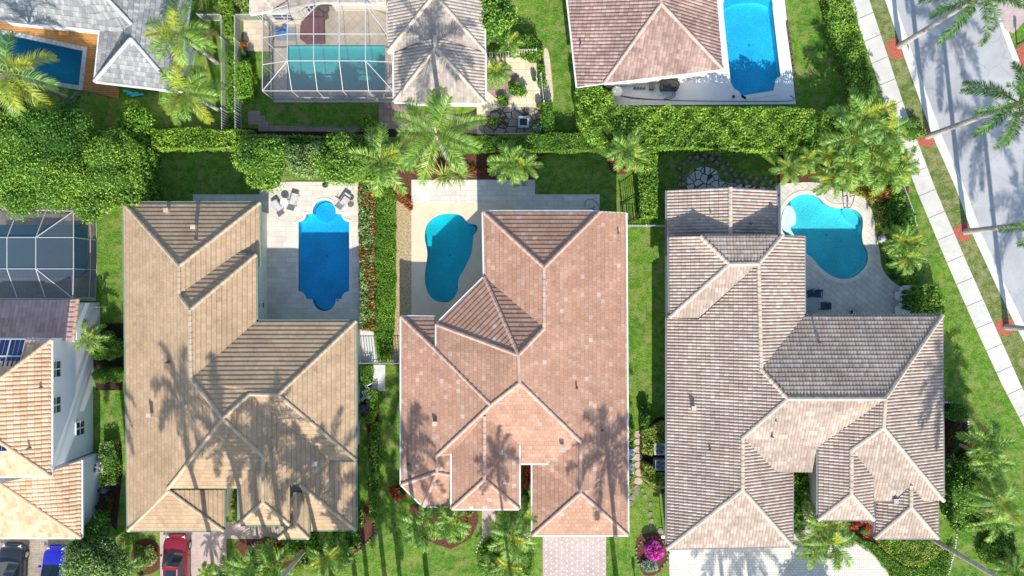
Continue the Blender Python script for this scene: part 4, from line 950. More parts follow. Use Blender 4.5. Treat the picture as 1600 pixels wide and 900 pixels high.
def palm_mesh(kind, seed):
    key = (kind, seed)
    if key in PM: return PM[key]
    rng = np.random.default_rng(seed * 31 + len(kind)); vs, fs, ms = [], [], []
    K = dict(royal=(15, 3.6, .62, 75, .75, .022, .45, .25), coco=(15, 3.6, .90, 56, .85, .020, .14, .6), yell=(12, 4.0, .95, 60, .95, .020, .14, .6), big=(15, 4.7, .95, 80, .75, .020, .12, .5),
             date=(20, 1.75, .36, 44, 1.0, .015, .15, .3), areca=(12, 2.4, .55, 40, .85, .022, .14, .35), xmas=(12, 2.2, .60, 36, .8, .026, .2, .3), street=(15, 4.0, .62, 105, .95, .018, .75, .2))[kind]
    nf, Lf, ll, nl, droop, lw, plum, hang = K
    for i in range(nf):
        f = (i + .5) / nf; el = R(78 - 88 * f ** .8 + rng.uniform(-7, 7)); az = i * 2.39996 + rng.uniform(-.25, .25)
        mat = 0
        if (kind == 'coco' and f > .82) or (kind == 'yell' and i % 2 == 0): mat = 1
        if kind in ('coco', 'areca', 'date') and f < .12: mat = 1
        if kind in ('coco', 'yell', 'date', 'areca', 'xmas', 'big') and i >= nf - 2 and rng.random() < .75: mat = 2; el -= .35
        frond(vs, fs, ms, rng, az, el, Lf * rng.uniform(.85, 1.08) * (1 - .18 * (1 - f)), ll, nl, droop * rng.uniform(.8, 1.2), lw, mat, plum, .35, hang)
    me = bpy.data.meshes.new('crown'); V = np.array(vs, dtype=np.float32); nfa = len(fs)
    me.vertices.add(len(V)); me.vertices.foreach_set('co', V.ravel()); me.loops.add(nfa * 4); me.loops.foreach_set('vertex_index', np.array(fs, dtype=np.int32).ravel())
    me.polygons.add(nfa); me.polygons.foreach_set('loop_start', np.arange(0, nfa * 4, 4, dtype=np.int32))
    for m in {'coco': ('palm', 'palmy'), 'areca': ('palm', 'palmy'), 'date': ('palm', 'palmy'), 'big': ('palm', 'palmy')}.get(kind, ('palmd' if kind == 'street' else 'palm', 'palmy')): me.materials.append(L[m])
    me.materials.append(L['dead']); me.materials.append(M['stalk']); me.polygons.foreach_set('material_index', ms); me.update(calc_edges=True)
    PM[key] = me; return me
M['stalk'] = plain('pale_green_stalk', (.30, .36, .10), .5, .4)
def palm(label, px, py, h, kind, s=1.0, rz=0.0, seed=1, tr=.14, group=None, at_top=False, lean=(0, 0), shaft=False, fruit=False, name='palm_tree'):
    b = P(px, py, h) if at_top else P(px, py, 0); b = Vector((b.x, b.y, 0)); root = thing(name, label, 'palm', b, group)
    t = MB(); n = 8; top = b + Vector((lean[0], lean[1], h))
    for i in range(n):
        f0, f1 = i / n, (i + 1) / n; q = lambda f: b + Vector((lean[0] * f * f, lean[1] * f * f, h * f)); rr = lambda f: tr * (1.25 - .35 * f + (.25 * max(0, .12 - f) / .12))
        t.tube(q(f0), q(f1), rr(f0), rr(f1), 10, caps=(i in (0, n - 1)))
        if tr > .1: t.tube(q(f1) - Vector((0, 0, .03)), q(f1), rr(f1) * 1.04, rr(f1) * 1.04, 10)
    t.build('trunk', M['trunk'], root)
    if shaft:
        m = MB(); m.tube(top - Vector((0, 0, .9)), top + Vector((0, 0, .15)), tr * 1.15, tr * .55, 10); m.build('crownshaft', M['shaft'], root)
    if fruit:
        rng = random.Random(seed); m = MB()
        for i in range(24):
            c = top + Vector((rng.uniform(.1, .75), rng.uniform(-.1, .6), rng.uniform(-.45, -.1))); m.lathe(c, [(.01, -.09), (.09, -.03), (.09, .04), (.01, .1)], 6)
        m.build('fruit_cluster', M['fruit'], root)
    o = bpy.data.objects.new('crown', palm_mesh(kind, seed)); COL.objects.link(o); o.parent = root; o.location = (lean[0], lean[1], h); o.rotation_euler = (0, 0, rz); o.scale = (s, s, s)
    return root
M['fruit'] = plain('red_palm_fruit', (.40, .05, .03), .5, .4)
def rosette(label, px, py, z, n, ln, wd, leaf, seed=1, el0=75, el1=5, name='spiky_plant', cat='plant', group=None, droop=.4, leaf2=None):
    c = P(px, py, z); root = thing(name, label, cat, (c.x, c.y, 0), group); rng = np.random.default_rng(seed); vs, fs, ms = [], [], []
    for i in range(n):
        f = i / n; el = R(el0 + (el1 - el0) * f + rng.uniform(-6, 6)); az = i * 2.39996 + rng.uniform(-.2, .2); d = Vector((math.cos(az) * math.cos(el), math.sin(az) * math.cos(el), math.sin(el)))
        p = Vector((c.x, c.y, z * .6)); s = Vector((-math.sin(az), math.cos(az), 0)); sg = 4; L_ = ln * rng.uniform(.8, 1.1)
        for k in range(sg):
            d2 = d.copy(); d2.z -= droop / sg; d2.normalize(); q = p + d2 * (L_ / sg); w0, w1 = wd * (1 - (k / sg) ** 2) + .004, wd * (1 - ((k + 1) / sg) ** 2) + .004; m = len(vs)
            vs.extend([tuple(p - s * w0), tuple(p + s * w0), tuple(q + s * w1), tuple(q - s * w1)]); fs.append((m, m+1, m+2, m+3)); ms.append(1 if (leaf2 and i % 3 == 0) else 0); p, d = q, d2
    np_obj('leaves', np.array(vs), np.array(fs), [L[leaf], L[leaf2 or leaf]], root, np.array(ms))
    if z > .5: t = MB(); t.tube((c.x, c.y, 0), (c.x, c.y, z * .6), .07, .05, 7); t.build('stem', M['bark'], root)
    return root

# ---- big trees, upper left
GT = 'dense broad-leaved trees behind the left screen enclosure'
for i, (x, y, t, r, s, lab) in enumerate([
    (28, 225, 5.5, 3.3, 1, 'broad dense green tree in the upper left corner mass, nearest the yellow-fronded palm'),
    (100, 218, 5.2, 3.0, 2, 'darker dense tree below the dark blue pool and the leaning palm trunk'),
    (25, 272, 5.2, 3.1, 3, 'dense leafy tree at the left edge just above the screen enclosure'),
    (92, 274, 5.4, 3.1, 4, 'large rounded leafy tree above the right part of the left screen enclosure'),
    (162, 252, 5.0, 2.6, 5, 'rounded green tree forming the right side of the upper left tree mass'),
    (142, 305, 4.4, 1.9, 6, 'smaller bright green tree hanging over the corner of the left screen enclosure')]):
    tree(lab, x, y, t, r, 'dark' if i == 1 else 'ficus', .075, seed=s + 10, group=GT, lobes=24)
hedge('tall clipped green hedge left of the shaded lawn, right end of the tree mass', [(150,205),(188,208),(218,228),(216,318),(190,322),(150,318)], 3.6, 'ficus', .10, 170, .35, 1.5, 11)
tree('small airy lime tree at the top of the tree mass below the blue pool toys', 215, 195, 3.2, 1.6, 'lime', .10, seed=30)
hedge('low light green hedge along the top of the shaded lawn on the left', [(218,198),(250,204),(300,199),(350,204),(390,202),(390,229),(330,231),(225,231)], 1.6, 'clusia', .09, 200, .2, 2.5, 12)
GU = 'trees over the top of the rectangular pool terrace'
tree('round leafy green tree at the left end of the terrace tree row', 418, 255, 4.6, 2.15, 'ficus', .08, seed=41, group=GU, lobes=22)
tree('grey-green fine-leaved tree in the middle of the terrace tree row', 478, 252, 4.4, 1.7, 'olive', .065, seed=42, group=GU, lobes=18)
tree('round leafy green tree at the right end of the terrace tree row', 533, 253, 4.6, 2.1, 'ficus', .08, seed=43, group=GU, lobes=22)
hedge('green hedge behind the terrace trees, in front of the brick path', [(385,210),(480,212),(600,212),(625,240),(600,285),(560,280),(480,250),(385,240)], 2.4, 'ficus', .09, 150, .25, 2, 13)
hedge('flat clipped pale green hedge behind the tall red-fruited palm', [(700,212),(765,213),(905,207),(930,220),(932,233),(880,236),(800,231),(700,238)], 1.4, 'box', .06, 330, .07, 3, 14)
hedge('big yellow-green clusia hedge below the white pool deck', [(900,140),(930,132),(957,145),(960,166),(1100,168),(1245,168),(1300,178),(1345,190),(1330,238),(1230,236),(1100,232),(1010,228),(925,222),(905,190)], 2.3, 'clusia', .095, 210, .45, 2.0, 15, leaf2='ficus', frac=.38)
hedge('narrow clipped hedge standing between the pink roof and the barrel-tiled roof', [(998,232),(1027,230),(1027,338),(1003,338),(1000,280)], 1.9, 'clusia', .085, 230, .15, 2, 16, leaf2='box', frac=.35)
hedge('orange and red croton hedge right of the rectangular pool', [(560,280),(584,276),(583,516),(563,516)], .95, 'croton', .085, 260, .14, 3.5, 17, leaf2='olive', frac=.42)
hedge('dark green hedge between lawn and pavement at the top right', [(1288,-40),(1325,-40),(1345,50),(1368,130),(1362,155),(1340,155),(1322,95),(1302,45)], 1.5, 'ficus', .08, 230, .15, 2, 18)
hedge('narrow hedge at the right end of the long side lawn, above the clipped hedge', [(848,160),(862,158),(866,208),(850,208)], 1.1, 'box', .07, 260, .1, 3, 19)
hedge('rounded bright hedge right of the picket fence, left of the top screened pool', [(368,98),(388,96),(392,120),(390,150),(368,150),(365,120)], 1.5, 'lime', .06, 330, .1, 3, 20)
hedge('low grass-green hedge strip between the two white picket fences', [(354,80),(366,80),(366,210),(354,206)], .5, 'lime', .06, 260, .06, 3, 21)
hedge('yellow-green shrub border at the top between the fences', [(342,0),(362,0),(363,30),(366,55),(350,56),(344,30)], 1.3, 'clusia', .07, 260, .15, 3, 22)
hedge('clipped hedge in front of the cream courtyard, below the big side tree', [(800,56),(832,55),(840,62),(838,74),(800,78),(790,70)], 1.2, 'box', .06, 330, .08, 3, 23)
tree('tall bushy tree right of the cream tiled roof at the top', 780, 25, 4.5, 1.6, 'ficus', .12, seed=51, lobes=14)
tree('dark leafy tree over the picket fence right of the cream tiled roof', 768, 52, 3.2, 1.1, 'dark', .11, seed=52, lobes=10)
bush('leafy vine shrub at the corner of the cream courtyard and fence', 832, 88, .75, 1.0, 'clusia', seed=53)
hedge('narrow hedge right of the cream courtyard paving', [(840,100),(850,100),(853,132),(843,132)], 1.0, 'box', .07, 260, .1, 3, 24)
bush('round dark green shrub on the diagonal brown paving of the courtyard', 805, 138, .75, .8, 'box', seed=54)
bush('smaller round shrub beside the diagonal brown paving of the courtyard', 786, 158, .5, .6, 'clusia', seed=55)
bush('bushy pair of shrubs above the boundary hedge in the courtyard', 768, 190, .65, .6, 'clusia', seed=56, ry=.4)
bush('white-flowered shrub near the lower right corner of the courtyard', 848, 195, .9, .8, 'box', seed=57, flower='silver', fn=.3)
bush('round bright lime shrub at the end of the brown brick path', 576, 197, .75, 1.3, 'lime', .08, seed=58)
bush('feathery light grass clump at the top beside the cream tiled roof', 383, 8, .7, 1.2, 'agave', seed=59)
# ---- variegated and dark beds round the clover pool and the right house
hedge('variegated yellow ground-cover band curving round the clover pool', [(1318,286),(1345,282),(1368,292),(1384,312),(1388,345),(1384,365),(1374,352),(1370,330),(1352,306),(1325,298)], .5, 'varieg', .08, 260, .12, 3, 25, name='border_plants', cat='shrub border')
bush('orange and yellow croton shrub right of the variegated pool border', 1374, 302, 1.2, 1.0, 'croton', .10, seed=60, ry=.7)
hedge('round yellow-green ground-cover bed below the small gable of the right house', [(1372,842),(1462,842),(1474,856),(1462,874),(1440,884),(1418,884),(1398,872),(1378,856)], .5, 'varieg', .07, 260, .15, 3, 26, name='border_plants', cat='shrub border', leaf2='clusia', frac=.35)
hedge('dark green clipped strip curving along the pale brick driveway', [(1298,815),(1330,835),(1365,850),(1400,878),(1422,890),(1430,930),(1404,930),(1388,892),(1360,862),(1325,842),(1300,828)], .45, 'box', .06, 300, .05, 3, 27)
hedge('green ground cover in the bottom right between yellow bed and white edging', [(1425,888),(1460,878),(1478,860),(1492,850),(1485,880),(1478,930),(1432,930)], .35, 'box', .07, 230, .08, 3, 28, name='border_plants', cat='shrub border')
hedge('leafy green shrubs at the right wall above the lower right lawn', [(1432,447),(1462,445),(1476,462),(1476,490),(1434,491)], 1.5, 'ficus', .09, 200, .3, 2.5, 29, name='shrub_border', cat='shrub border')
hedge('long lime-green ground cover strip between croton hedge and gravel', [(585,282),(604,284),(617,305),(617,470),(612,545),(602,567),(592,558),(585,520)], .4, 'lime', .055, 330, .12, 2.5, 47, name='border_plants', cat='shrub border', leaf2='box', frac=.45)
bush('airy green shrub on the lawn beside the lower dark palm on the right', 1522, 800, 1.3, 1.6, 'ficus', .08, seed=150, ry=1.6)
bush('grey-green shrub by the right wall under the upper lawn palms', 1512, 722, .9, 1.4, 'olive', .08, seed=151)
bush('small green shrub between the white edging and the bottom right palm', 1500, 822, .8, 1.0, 'box', .08, seed=152)
palm('low feathery palm on the lawn above the bottom right corner', 1556, 812, 2.2, 'areca', .95, 1.1, 1, .07, at_top=True)
# ---- left side yard
G1 = 'round clipped shrubs in the left side yard'
bush('upper of two round clipped shrubs between white wall and tan roof', 167, 536, 1.15, 1.5, 'box', .06, n=3800, seed=61, group=G1, lobes=5)
bush('lower of two round clipped shrubs between white wall and tan roof', 167, 583, 1.15, 1.4, 'box', .06, n=3800, seed=62, group=G1, ry=.85, lobes=5)
palm('short feathery palm beside the white two-storey wall', 138, 528, 2.2, 'areca', .72, .5, 2, .07, at_top=True)
hedge('narrow hedge by the air conditioner along the white wall', [(155,693),(176,690),(180,730),(176,758),(155,758)], 1.0, 'olive', .07, 230, .2, 3, 31, leaf2='box', frac=.4)
bush('dark leafy shrub below the narrow hedge of the white wall', 162, 795, .8, 1.0, 'purple', seed=63, ry=1.3)
tree('big airy grey-green tree left of the red car at the bottom', 152, 884, 4.2, 2.35, 'olive', .075, seed=64, lobes=26)
tree('dark green bushy tree above the airy tree, right of the orange tiled roof', 152, 832, 3.0, 1.4, 'dark', .10, seed=65)
bush('round variegated shrub in the ring bed left of the red car', 226, 868, 1.0, .7, 'varieg', .07, seed=66, flower='silver', fn=.15)
palm('dark small palm between the airy tree and the ring bed', 195, 886, 1.6, 'xmas', .75, 1.0, 1, .07, at_top=True)
# ---- between the tan and the pink house
hedge('low clipped hedge around the small air conditioner between tan and pink roofs', [(562,572),(580,572),(580,598),(562,602)], .8, 'box', .06, 300, .05, 3, 32)
hedge('low grass-green hedge below the air conditioner beside the tan roof', [(573,612),(590,612),(588,640),(583,660),(562,661),(560,652),(573,650)], .7, 'lime', .06, 300, .05, 3, 33)
hedge('long narrow clipped hedge in the side yard right of the tan roof', [(580,662),(592,662),(592,720),(588,815),(576,815),(577,720)], .7, 'box', .07, 260, .1, 3, 34, leaf2='varieg', frac=.25)
# ---- middle house front
for i, (x, y, s, lab) in enumerate([(668, 812, 1.05, 'left one of two dark feathery palms in the mulch bed below the pink roof'), (700, 808, .95, 'right one of two dark feathery palms in the mulch bed below the pink roof')]):
    palm(lab, x + (-8 if i == 0 else 4), y + 8, 2.6, 'xmas', s, .4 + i, 1 + i, .09, at_top=True, group='front bed palms')
for i, (x, y, lab) in enumerate([(727, 826, 'clipped ball shrub in the mulch bed, nearer the garden path'), (715, 843, 'clipped ball shrub at the lower edge of the mulch bed')]):
    bush(lab, x, y, .38, .95, 'lime', .05, n=1500, seed=70 + i, group='clipped ball shrubs', lobes=4)
palm('bright palm leaning over the garden path of the pink-roofed house', 800, 838, 3.0, 'areca', 1.05, .2, 3, .08, at_top=True)
palm('light green palm in the corner between entry and garage of the pink roof', 822, 808, 2.6, 'areca', .75, 1.4, 2, .08, at_top=True)
palm('dark bushy palm in the middle of the round planter at the bottom', 795, 884, 1.5, 'date', 1.1, .2, 3, .12, at_top=True)
palm('reddish low palm at the left of the round planter', 768, 884, 1.3, 'xmas', .62, 1.2, 2, .07, at_top=True)
hedge('lawn-like ground cover filling the round planter at the bottom', arc(790, 876, 43, 0, 345, 18), .3, 'box', .07, 200, .06, 3, 35, name='border_plants', cat='shrub border')
bush('red-leaved shrub in the dark notch by the entry of the pink roof', 821, 738, .40, 1.2, 'red', .09, seed=73, ry=1.0)
bush('green leafy plant below the red shrub in the entry notch', 820, 775, .45, 1.0, 'box', .1, seed=74, ry=.6)
bush('red-leaved shrub outside the left corner of the pink roof', 622, 768, .65, .8, 'red', .11, seed=75, ry=.7)
# ---- strip between middle and right house
hedge('yellow-green shrubs left of the stepping stones against the pink roof', [(979,668),(992,670),(990,700),(979,702)], .8, 'clusia', .07, 230, .2, 3, 36, name='shrub_border', cat='shrub border')
hedge('yellow-green shrubs below the air conditioners of the pink-roofed house', [(979,742),(990,742),(990,768),(979,770)], .8, 'varieg', .07, 230, .2, 3, 37, name='shrub_border', cat='shrub border')
hedge('variegated shrubs above the air conditioners of the barrel-tiled house', [(1006,672),(1038,660),(1040,690),(1022,695),(1018,712),(1006,710)], 1.1, 'varieg', .08, 230, .25, 3, 38, name='shrub_border', cat='shrub border')
hedge('variegated shrubs below the air conditioners of the barrel-tiled house', [(1005,725),(1020,730),(1026,738),(1040,740),(1040,764),(1018,760),(1006,748)], 1.0, 'varieg', .08, 230, .25, 3, 39, name='shrub_border', cat='shrub border')
bush('dark green shrub at the top end of the stepping stone path', 1008, 650, .65, 1.0, 'dark', seed=76, ry=.9)
bush('magenta bougainvillea bush in the round bed by the pale driveway', 1022, 862, .85, 1.0, 'magenta', .10, seed=77, n=1500)
bush('pale flowering ground shrub below the magenta bush', 1014, 886, .7, .4, 'silver', .07, seed=78)
hedge('dark leafy foundation planting in the entry court of the right house', [(1240,742),(1262,742),(1264,765),(1258,800),(1258,832),(1240,832)], 1.3, 'ficus', .13, 110, .35, 3, 40, name='shrub_border', cat='shrub border')
palm('palm with long blades over the entry court of the right house', 1283, 822, 2.8, 'areca', 1.0, .6, 1, .08, at_top=True)
palm('second palm with long blades, lower one over the pale driveway edge', 1300, 850, 2.8, 'areca', 1.1, 2.0, 2, .08, at_top=True)
palm('third palm spreading left over the pale driveway', 1272, 858, 2.4, 'areca', .8, 3.4, 3, .07, at_top=True)
for i, (x, y, r, lab) in enumerate([(1333, 818, .45, 'pinkish red flowering shrub under the eave, left one of three'), (1352, 828, .6, 'pinkish red flowering shrub below the corner gutter, right one'), (1345, 815, .3, 'small pink flowering shrub between the other two')]):
    bush(lab, x, y, r, .7, 'red', .08, seed=80 + i, group='pinkish red shrubs by the gutter corner')
# ---- tall red-fruited palm and the bed above the kidney pool
palm('tall palm with red fruit leaning fronds over the cream tiled roof', 700, 247, 9.6, 'big', .88, .9, 2, .17, fruit=True)
palm('shorter palm left of the tall palm, over the croton hedge', 606, 262, 3.6, 'areca', 1.35, .3, 2, .10)
palm('bushy palm, left one of the pair above the shaded terrace', 795, 262, 2.6, 'xmas', .95, .9, 1, .11, group='pair of bushy palms above the shaded terrace')
palm('bushy palm, right one of the pair above the shaded terrace', 818, 268, 2.4, 'areca', .72, 2.2, 3, .10, group='pair of bushy palms above the shaded terrace')
rosette('striped agave-like plant at the terrace edge, left of its twin', 694, 274, .5, 38, 1.35, .055, 'agave', 1, leaf2='varieg')
rosette('striped agave-like plant at the terrace edge, right of its twin', 715, 272, .5, 38, 1.3, .055, 'agave', 2, leaf2='varieg')
rosette('grey-blue agave in the dark mulch right of the shadow line', 777, 270, .3, 16, .6, .06, 'silver', 3)
hedge('red-leaved border strip in the curved mulch bed under the tall palm', [(645,262),(672,246),(690,256),(715,250),(745,262),(770,252),(768,268),(735,270),(715,262),(690,268),(650,272)], .4, 'redleaf', .06, 240, .1, 3, 41, name='border_plants', cat='shrub border')
hedge('red-leaved wedge of ground cover pointing down beside the gravel strip', [(617,288),(628,296),(643,315),(642,328),(634,322),(618,300)], .4, 'redleaf', .06, 260, .08, 3, 42, name='border_plants', cat='shrub border')
bush('crimson bromeliad clump by the top of the croton hedge', 611, 279, .4, .5, 'red', .1, seed=84)
bush('red-leaved shrub right of the bushy palm pair', 835, 250, .5, .5, 'redleaf', .08, seed=85)
palm('feathery palm between shaded lawn and clipped hedge, upper one', 978, 232, 2.6, 'xmas', .95, .2, 2, .09, at_top=True)
palm('feathery palm beside the clipped hedge, lower one over the red flowers', 992, 248, 2.2, 'date', .8, 1.7, 1, .08, at_top=True)
bush('pinkish red flowers at the left edge of the round mulch bed', 957, 246, .4, .4, 'red', .08, seed=86)
bush('pinkish red flowers at the lower right of the round mulch bed', 978, 264, .55, .4, 'red', .08, seed=87, ry=.35)
# ---- palms along the clover pool and the pavement
GP = 'palms packed between clover pool and pavement'
for i, (x, y, h, k, s, rz, sd, lab) in enumerate([
    (1348, 180, 4.2, 'areca', 1.15, .3, 1, 'feathery palm at the right end of the clusia hedge, nearest the dark hedge'),
    (1385, 205, 3.8, 'areca', 1.0, 1.9, 2, 'feathery palm reaching over the pavement gap'),
    (1330, 215, 3.8, 'areca', 1.1, 4.0, 3, 'yellowish feathery palm left of the pavement gap'),
    (1362, 235, 3.4, 'areca', 1.1, 5.1, 1, 'feathery palm in the middle of the packed palms'),
    (1232, 262, 2.4, 'date', .95, .0, 1, 'round fan palm at the left end of the packed palms'),
    (1262, 248, 2.2, 'date', .85, 1.0, 2, 'second round fan palm from the left, partly brown'),
    (1293, 242, 2.4, 'date', .85, 2.0, 3, 'round grey-centred fan palm third from the left'),
    (1300, 280, 2.2, 'date', 1.05, .6, 1, 'spiky green palm leaning over the rim of the clover pool'),
    (1330, 255, 2.8, 'xmas', 1.1, .7, 2, 'broad-leaved palm above the variegated pool border'),
    (1385, 268, 3.0, 'xmas', 1.0, 1.7, 1, 'broad-leaved palm right of the variegated pool border'),
    (1408, 258, 2.6, 'date', 1.15, 2.4, 2, 'dark-tipped palm reaching out over the pavement'),
    (1412, 378, 2.4, 'date', 1.1, .5, 3, 'feathery palm right of the clover pool, upper one'),
    (1418, 402, 2.2, 'date', 1.0, 1.2, 1, 'feathery palm right of the clover pool, lower one')]):
    palm(lab, x, y, h, k, s, rz, sd, .08, group=GP, at_top=True)
hedge('green and orange undergrowth beneath the packed palms by the pool', [(1220,240),(1300,236),(1400,215),(1418,240),(1408,290),(1385,300),(1340,284),(1300,268),(1225,270)], .8, 'clusia', .11, 110, .35, 2.2, 43, leaf2='croton', frac=.18, name='undergrowth', cat='shrub border')
bush('green shrub between the packed palms and the thin white fence', 1400, 305, .9, 1.0, 'ficus', .08, seed=88)
hedge('dense green planting between variegated border and thin white fence', [(1388,285),(1412,290),(1428,335),(1436,375),(1432,425),(1405,440),(1396,405),(1394,365),(1392,325)], 1.0, 'ficus', .09, 170, .35, 2.2, 46, leaf2='dark', frac=.4, name='shrub_border', cat='shrub border')
bush('dark leafy shrub in the gap beside the variegated pool border', 1398, 332, .9, 1.3, 'dark', .08, seed=130)
bush('yellow-green tuft between the two feathery palms right of the clover pool', 1404, 362, .8, 1.2, 'clusia', .08, seed=131)
bush('yellow-green shrub right of the clover pool below the feathery palms', 1412, 432, 1.0, 1.1, 'clusia', .09, seed=89, ry=.6)
bush('leafy shrub over the pavement edge beside the red mulch ring', 1425, 205, 1.0, 1.0, 'ficus', .09, seed=90, ry=.8)
# ---- upper left palms
palm('leaning-trunk palm with yellow fronds over the dark blue pool', 103, 152, 6.3, 'yell', 1.0, .2, 1, .13, lean=(-.4, .1))
palm('upper palm of the pair over the edge of the grey slate roof', 339, 98, 7.0, 'coco', .82, .9, 2, .13, group='pair of palms beside the grey slate roof')
palm('lower palm of the pair at the corner of the grey slate roof', 342, 172, 4.0, 'coco', .86, 1.7, 3, .13, lean=(-.9, .4), group='pair of palms beside the grey slate roof')
palm('small pale palm in the courtyard at the eave of the cream tiled roof', 776, 112, 2.2, 'date', .9, .7, 2, .09, at_top=True)
palm('low fern-like palm behind the courtyard fence', 795, 68, 1.8, 'areca', .6, .7, 1, .06, at_top=True)
# ---- lower right palms and trees
GR = 'palms on the lawn right of the barrel-tiled house'
for i, (x, y, h, s, rz, lean, lab) in enumerate([(1494, 677, 4.2, .95, .3, (-.2, .2), 'upper palm on the right lawn, above the orange-flowered shrub'), (1491, 692, 4.2, .9, 1.5, (.3, -.5), 'middle palm on the right lawn with a bent pale trunk'),
    (1498, 745, 4.4, .98, 2.6, (.4, -.7), 'lower dark palm on the right lawn, largest of the three')]):
    palm(lab, x, y, h, 'xmas' if i < 2 else 'coco', s * (1.0 if i < 2 else .68), rz, 1 + i, .11, group=GR, lean=lean)
tree('airy bright green tree against the right eave of the barrel-tiled roof', 1492, 775, 3.6, 1.9, 'ficus', .085, n=2600, seed=91, ry=2.8, lobes=22)
bush('round dark green shrub in the white edging at the right wall', 1498, 645, .9, 1.0, 'dark', .08, seed=92)
bush('orange-red shrub under the palms at the right wall', 1508, 692, .55, .8, 'croton', .09, seed=93, ry=.8)
bush('dark purple shrub against the right wall below the orange one', 1490, 690, .8, .9, 'purple', .1, seed=94, ry=1.5)
bush('low fuzzy shrub on the lawn near the bottom right corner', 1555, 855, 1.6, .9, 'box', .08, n=700, seed=95, ry=1.9)
palm('light spiky palm at the very bottom right corner', 1582, 890, 1.6, 'date', 1.1, .5, 2, .08, at_top=True)
# ---- planting in front of the tan house
palm('dark blue-green palm in front of the tan house, nearest the driveway', 388, 888, 2.6, 'xmas', 1.0, .3, 1, .09, at_top=True, group='dark palms in front of the tan house')
palm('dark palm in front of the tan house beside the grey trunk', 425, 885, 2.8, 'xmas', 1.05, 1.3, 2, .09, at_top=True, group='dark palms in front of the tan house')
palm('dark low palm between driveway and lawn patch', 352, 893, 1.6, 'xmas', .75, 2.3, 1, .07, at_top=True, group='dark palms in front of the tan house')
palm('tan-leaved short palm on the brick driveway edge right of the red car', 323, 893, 1.2, 'date', .55, .3, 3, .1, at_top=True)
palm('bright spider-like palm in the flower bed below the tan roof', 513, 868, 1.6, 'date', 1.25, .9, 1, .08, at_top=True)
palm('small white-stemmed palm near the right end of the flower bed', 534, 862, 1.6, 'areca', .5, .9, 3, .05, at_top=True)
hedge('mixed green foundation planting under the right end of the tan roof', [(440,845),(482,846),(486,832),(556,832),(560,850),(540,866),(500,872),(450,872)], .7, 'ficus', .11, 130, .3, 3, 44, leaf2='dark', frac=.4, name='shrub_border', cat='shrub border')
hedge('flowering ground cover along the lower edge of the flower bed', [(400,858),(440,862),(470,868),(520,872),(558,846),(566,856),(530,882),(470,888),(400,882)], .35, 'olive', .08, 150, .12, 3, 45, leaf2='croton', frac=.2, name='border_plants', cat='shrub border')
bush('orange and yellow leaved shrub right of the tan roof corner', 562, 812, .45, .8, 'varieg', .08, seed=96, ry=.8)
bush('red flowering shrub near the right end of the flower bed', 553, 857, .3, .5, 'red', .08, seed=97)
bush('silver-leaved bush in the oval bed beside the brick walkway', 398, 857, .45, .5, 'silver', .08, seed=98, ry=.65)
bush('orange flowers at the lower tip of the oval bed', 397, 873, .45, .35, 'croton', .07, seed=99, ry=.35)
bush('purple-brown shrub behind the silver bush at the walkway', 420, 845, .8, .4, 'purple', .08, seed=100, ry=.35)
bush('variegated plants in the courtyard slot of the tan roof', 367, 790, .25, 1.0, 'varieg', .08, seed=101, ry=1.4)
for i, (x, y, r, lf, lab) in enumerate([(452, 866, .5, 'clusia', 'bright green plant in the flower bed below the small entry gable'), (478, 880, .45, 'olive', 'grey-green plant beside the grey trunk in the flower bed'), (500, 850, .5, 'dark', 'dark plant under the gutter in the flower bed'),
    (540, 878, .45, 'silver', 'silvery plant at the lower right edge of the flower bed'), (405, 893, .7, 'clusia', 'yellow-green plant between the dark palms at the bottom'), (575, 700, .3, 'varieg', 'small variegated plant in the narrow side bed'),
    (665, 850, .3, 'purple', 'small purple plant at the lower edge of the mulch bed'), (690, 785, .4, 'clusia', 'yellow-green plant under the eave behind the front palms'), (735, 800, .4, 'agave', 'pale grassy plant by the garden path under the pink eave'),
    (1255, 690, .01, 'box', '')][:-1]):
    bush(lab, x, y, r, .6, lf, .08, seed=140 + i)
rosette('spiky green plant in the mulch beside the garden path of the pink house', 722, 803, .4, 26, .7, .03, 'agave', 8)
rosette('long-bladed plant in the flower bed right of the spider-like palm', 548, 872, .3, 24, .8, .04, 'agave', 9)
rosette('long-bladed plant at the left of the flower bed by the walkway', 432, 862, .3, 24, .75, .04, 'box', 10)
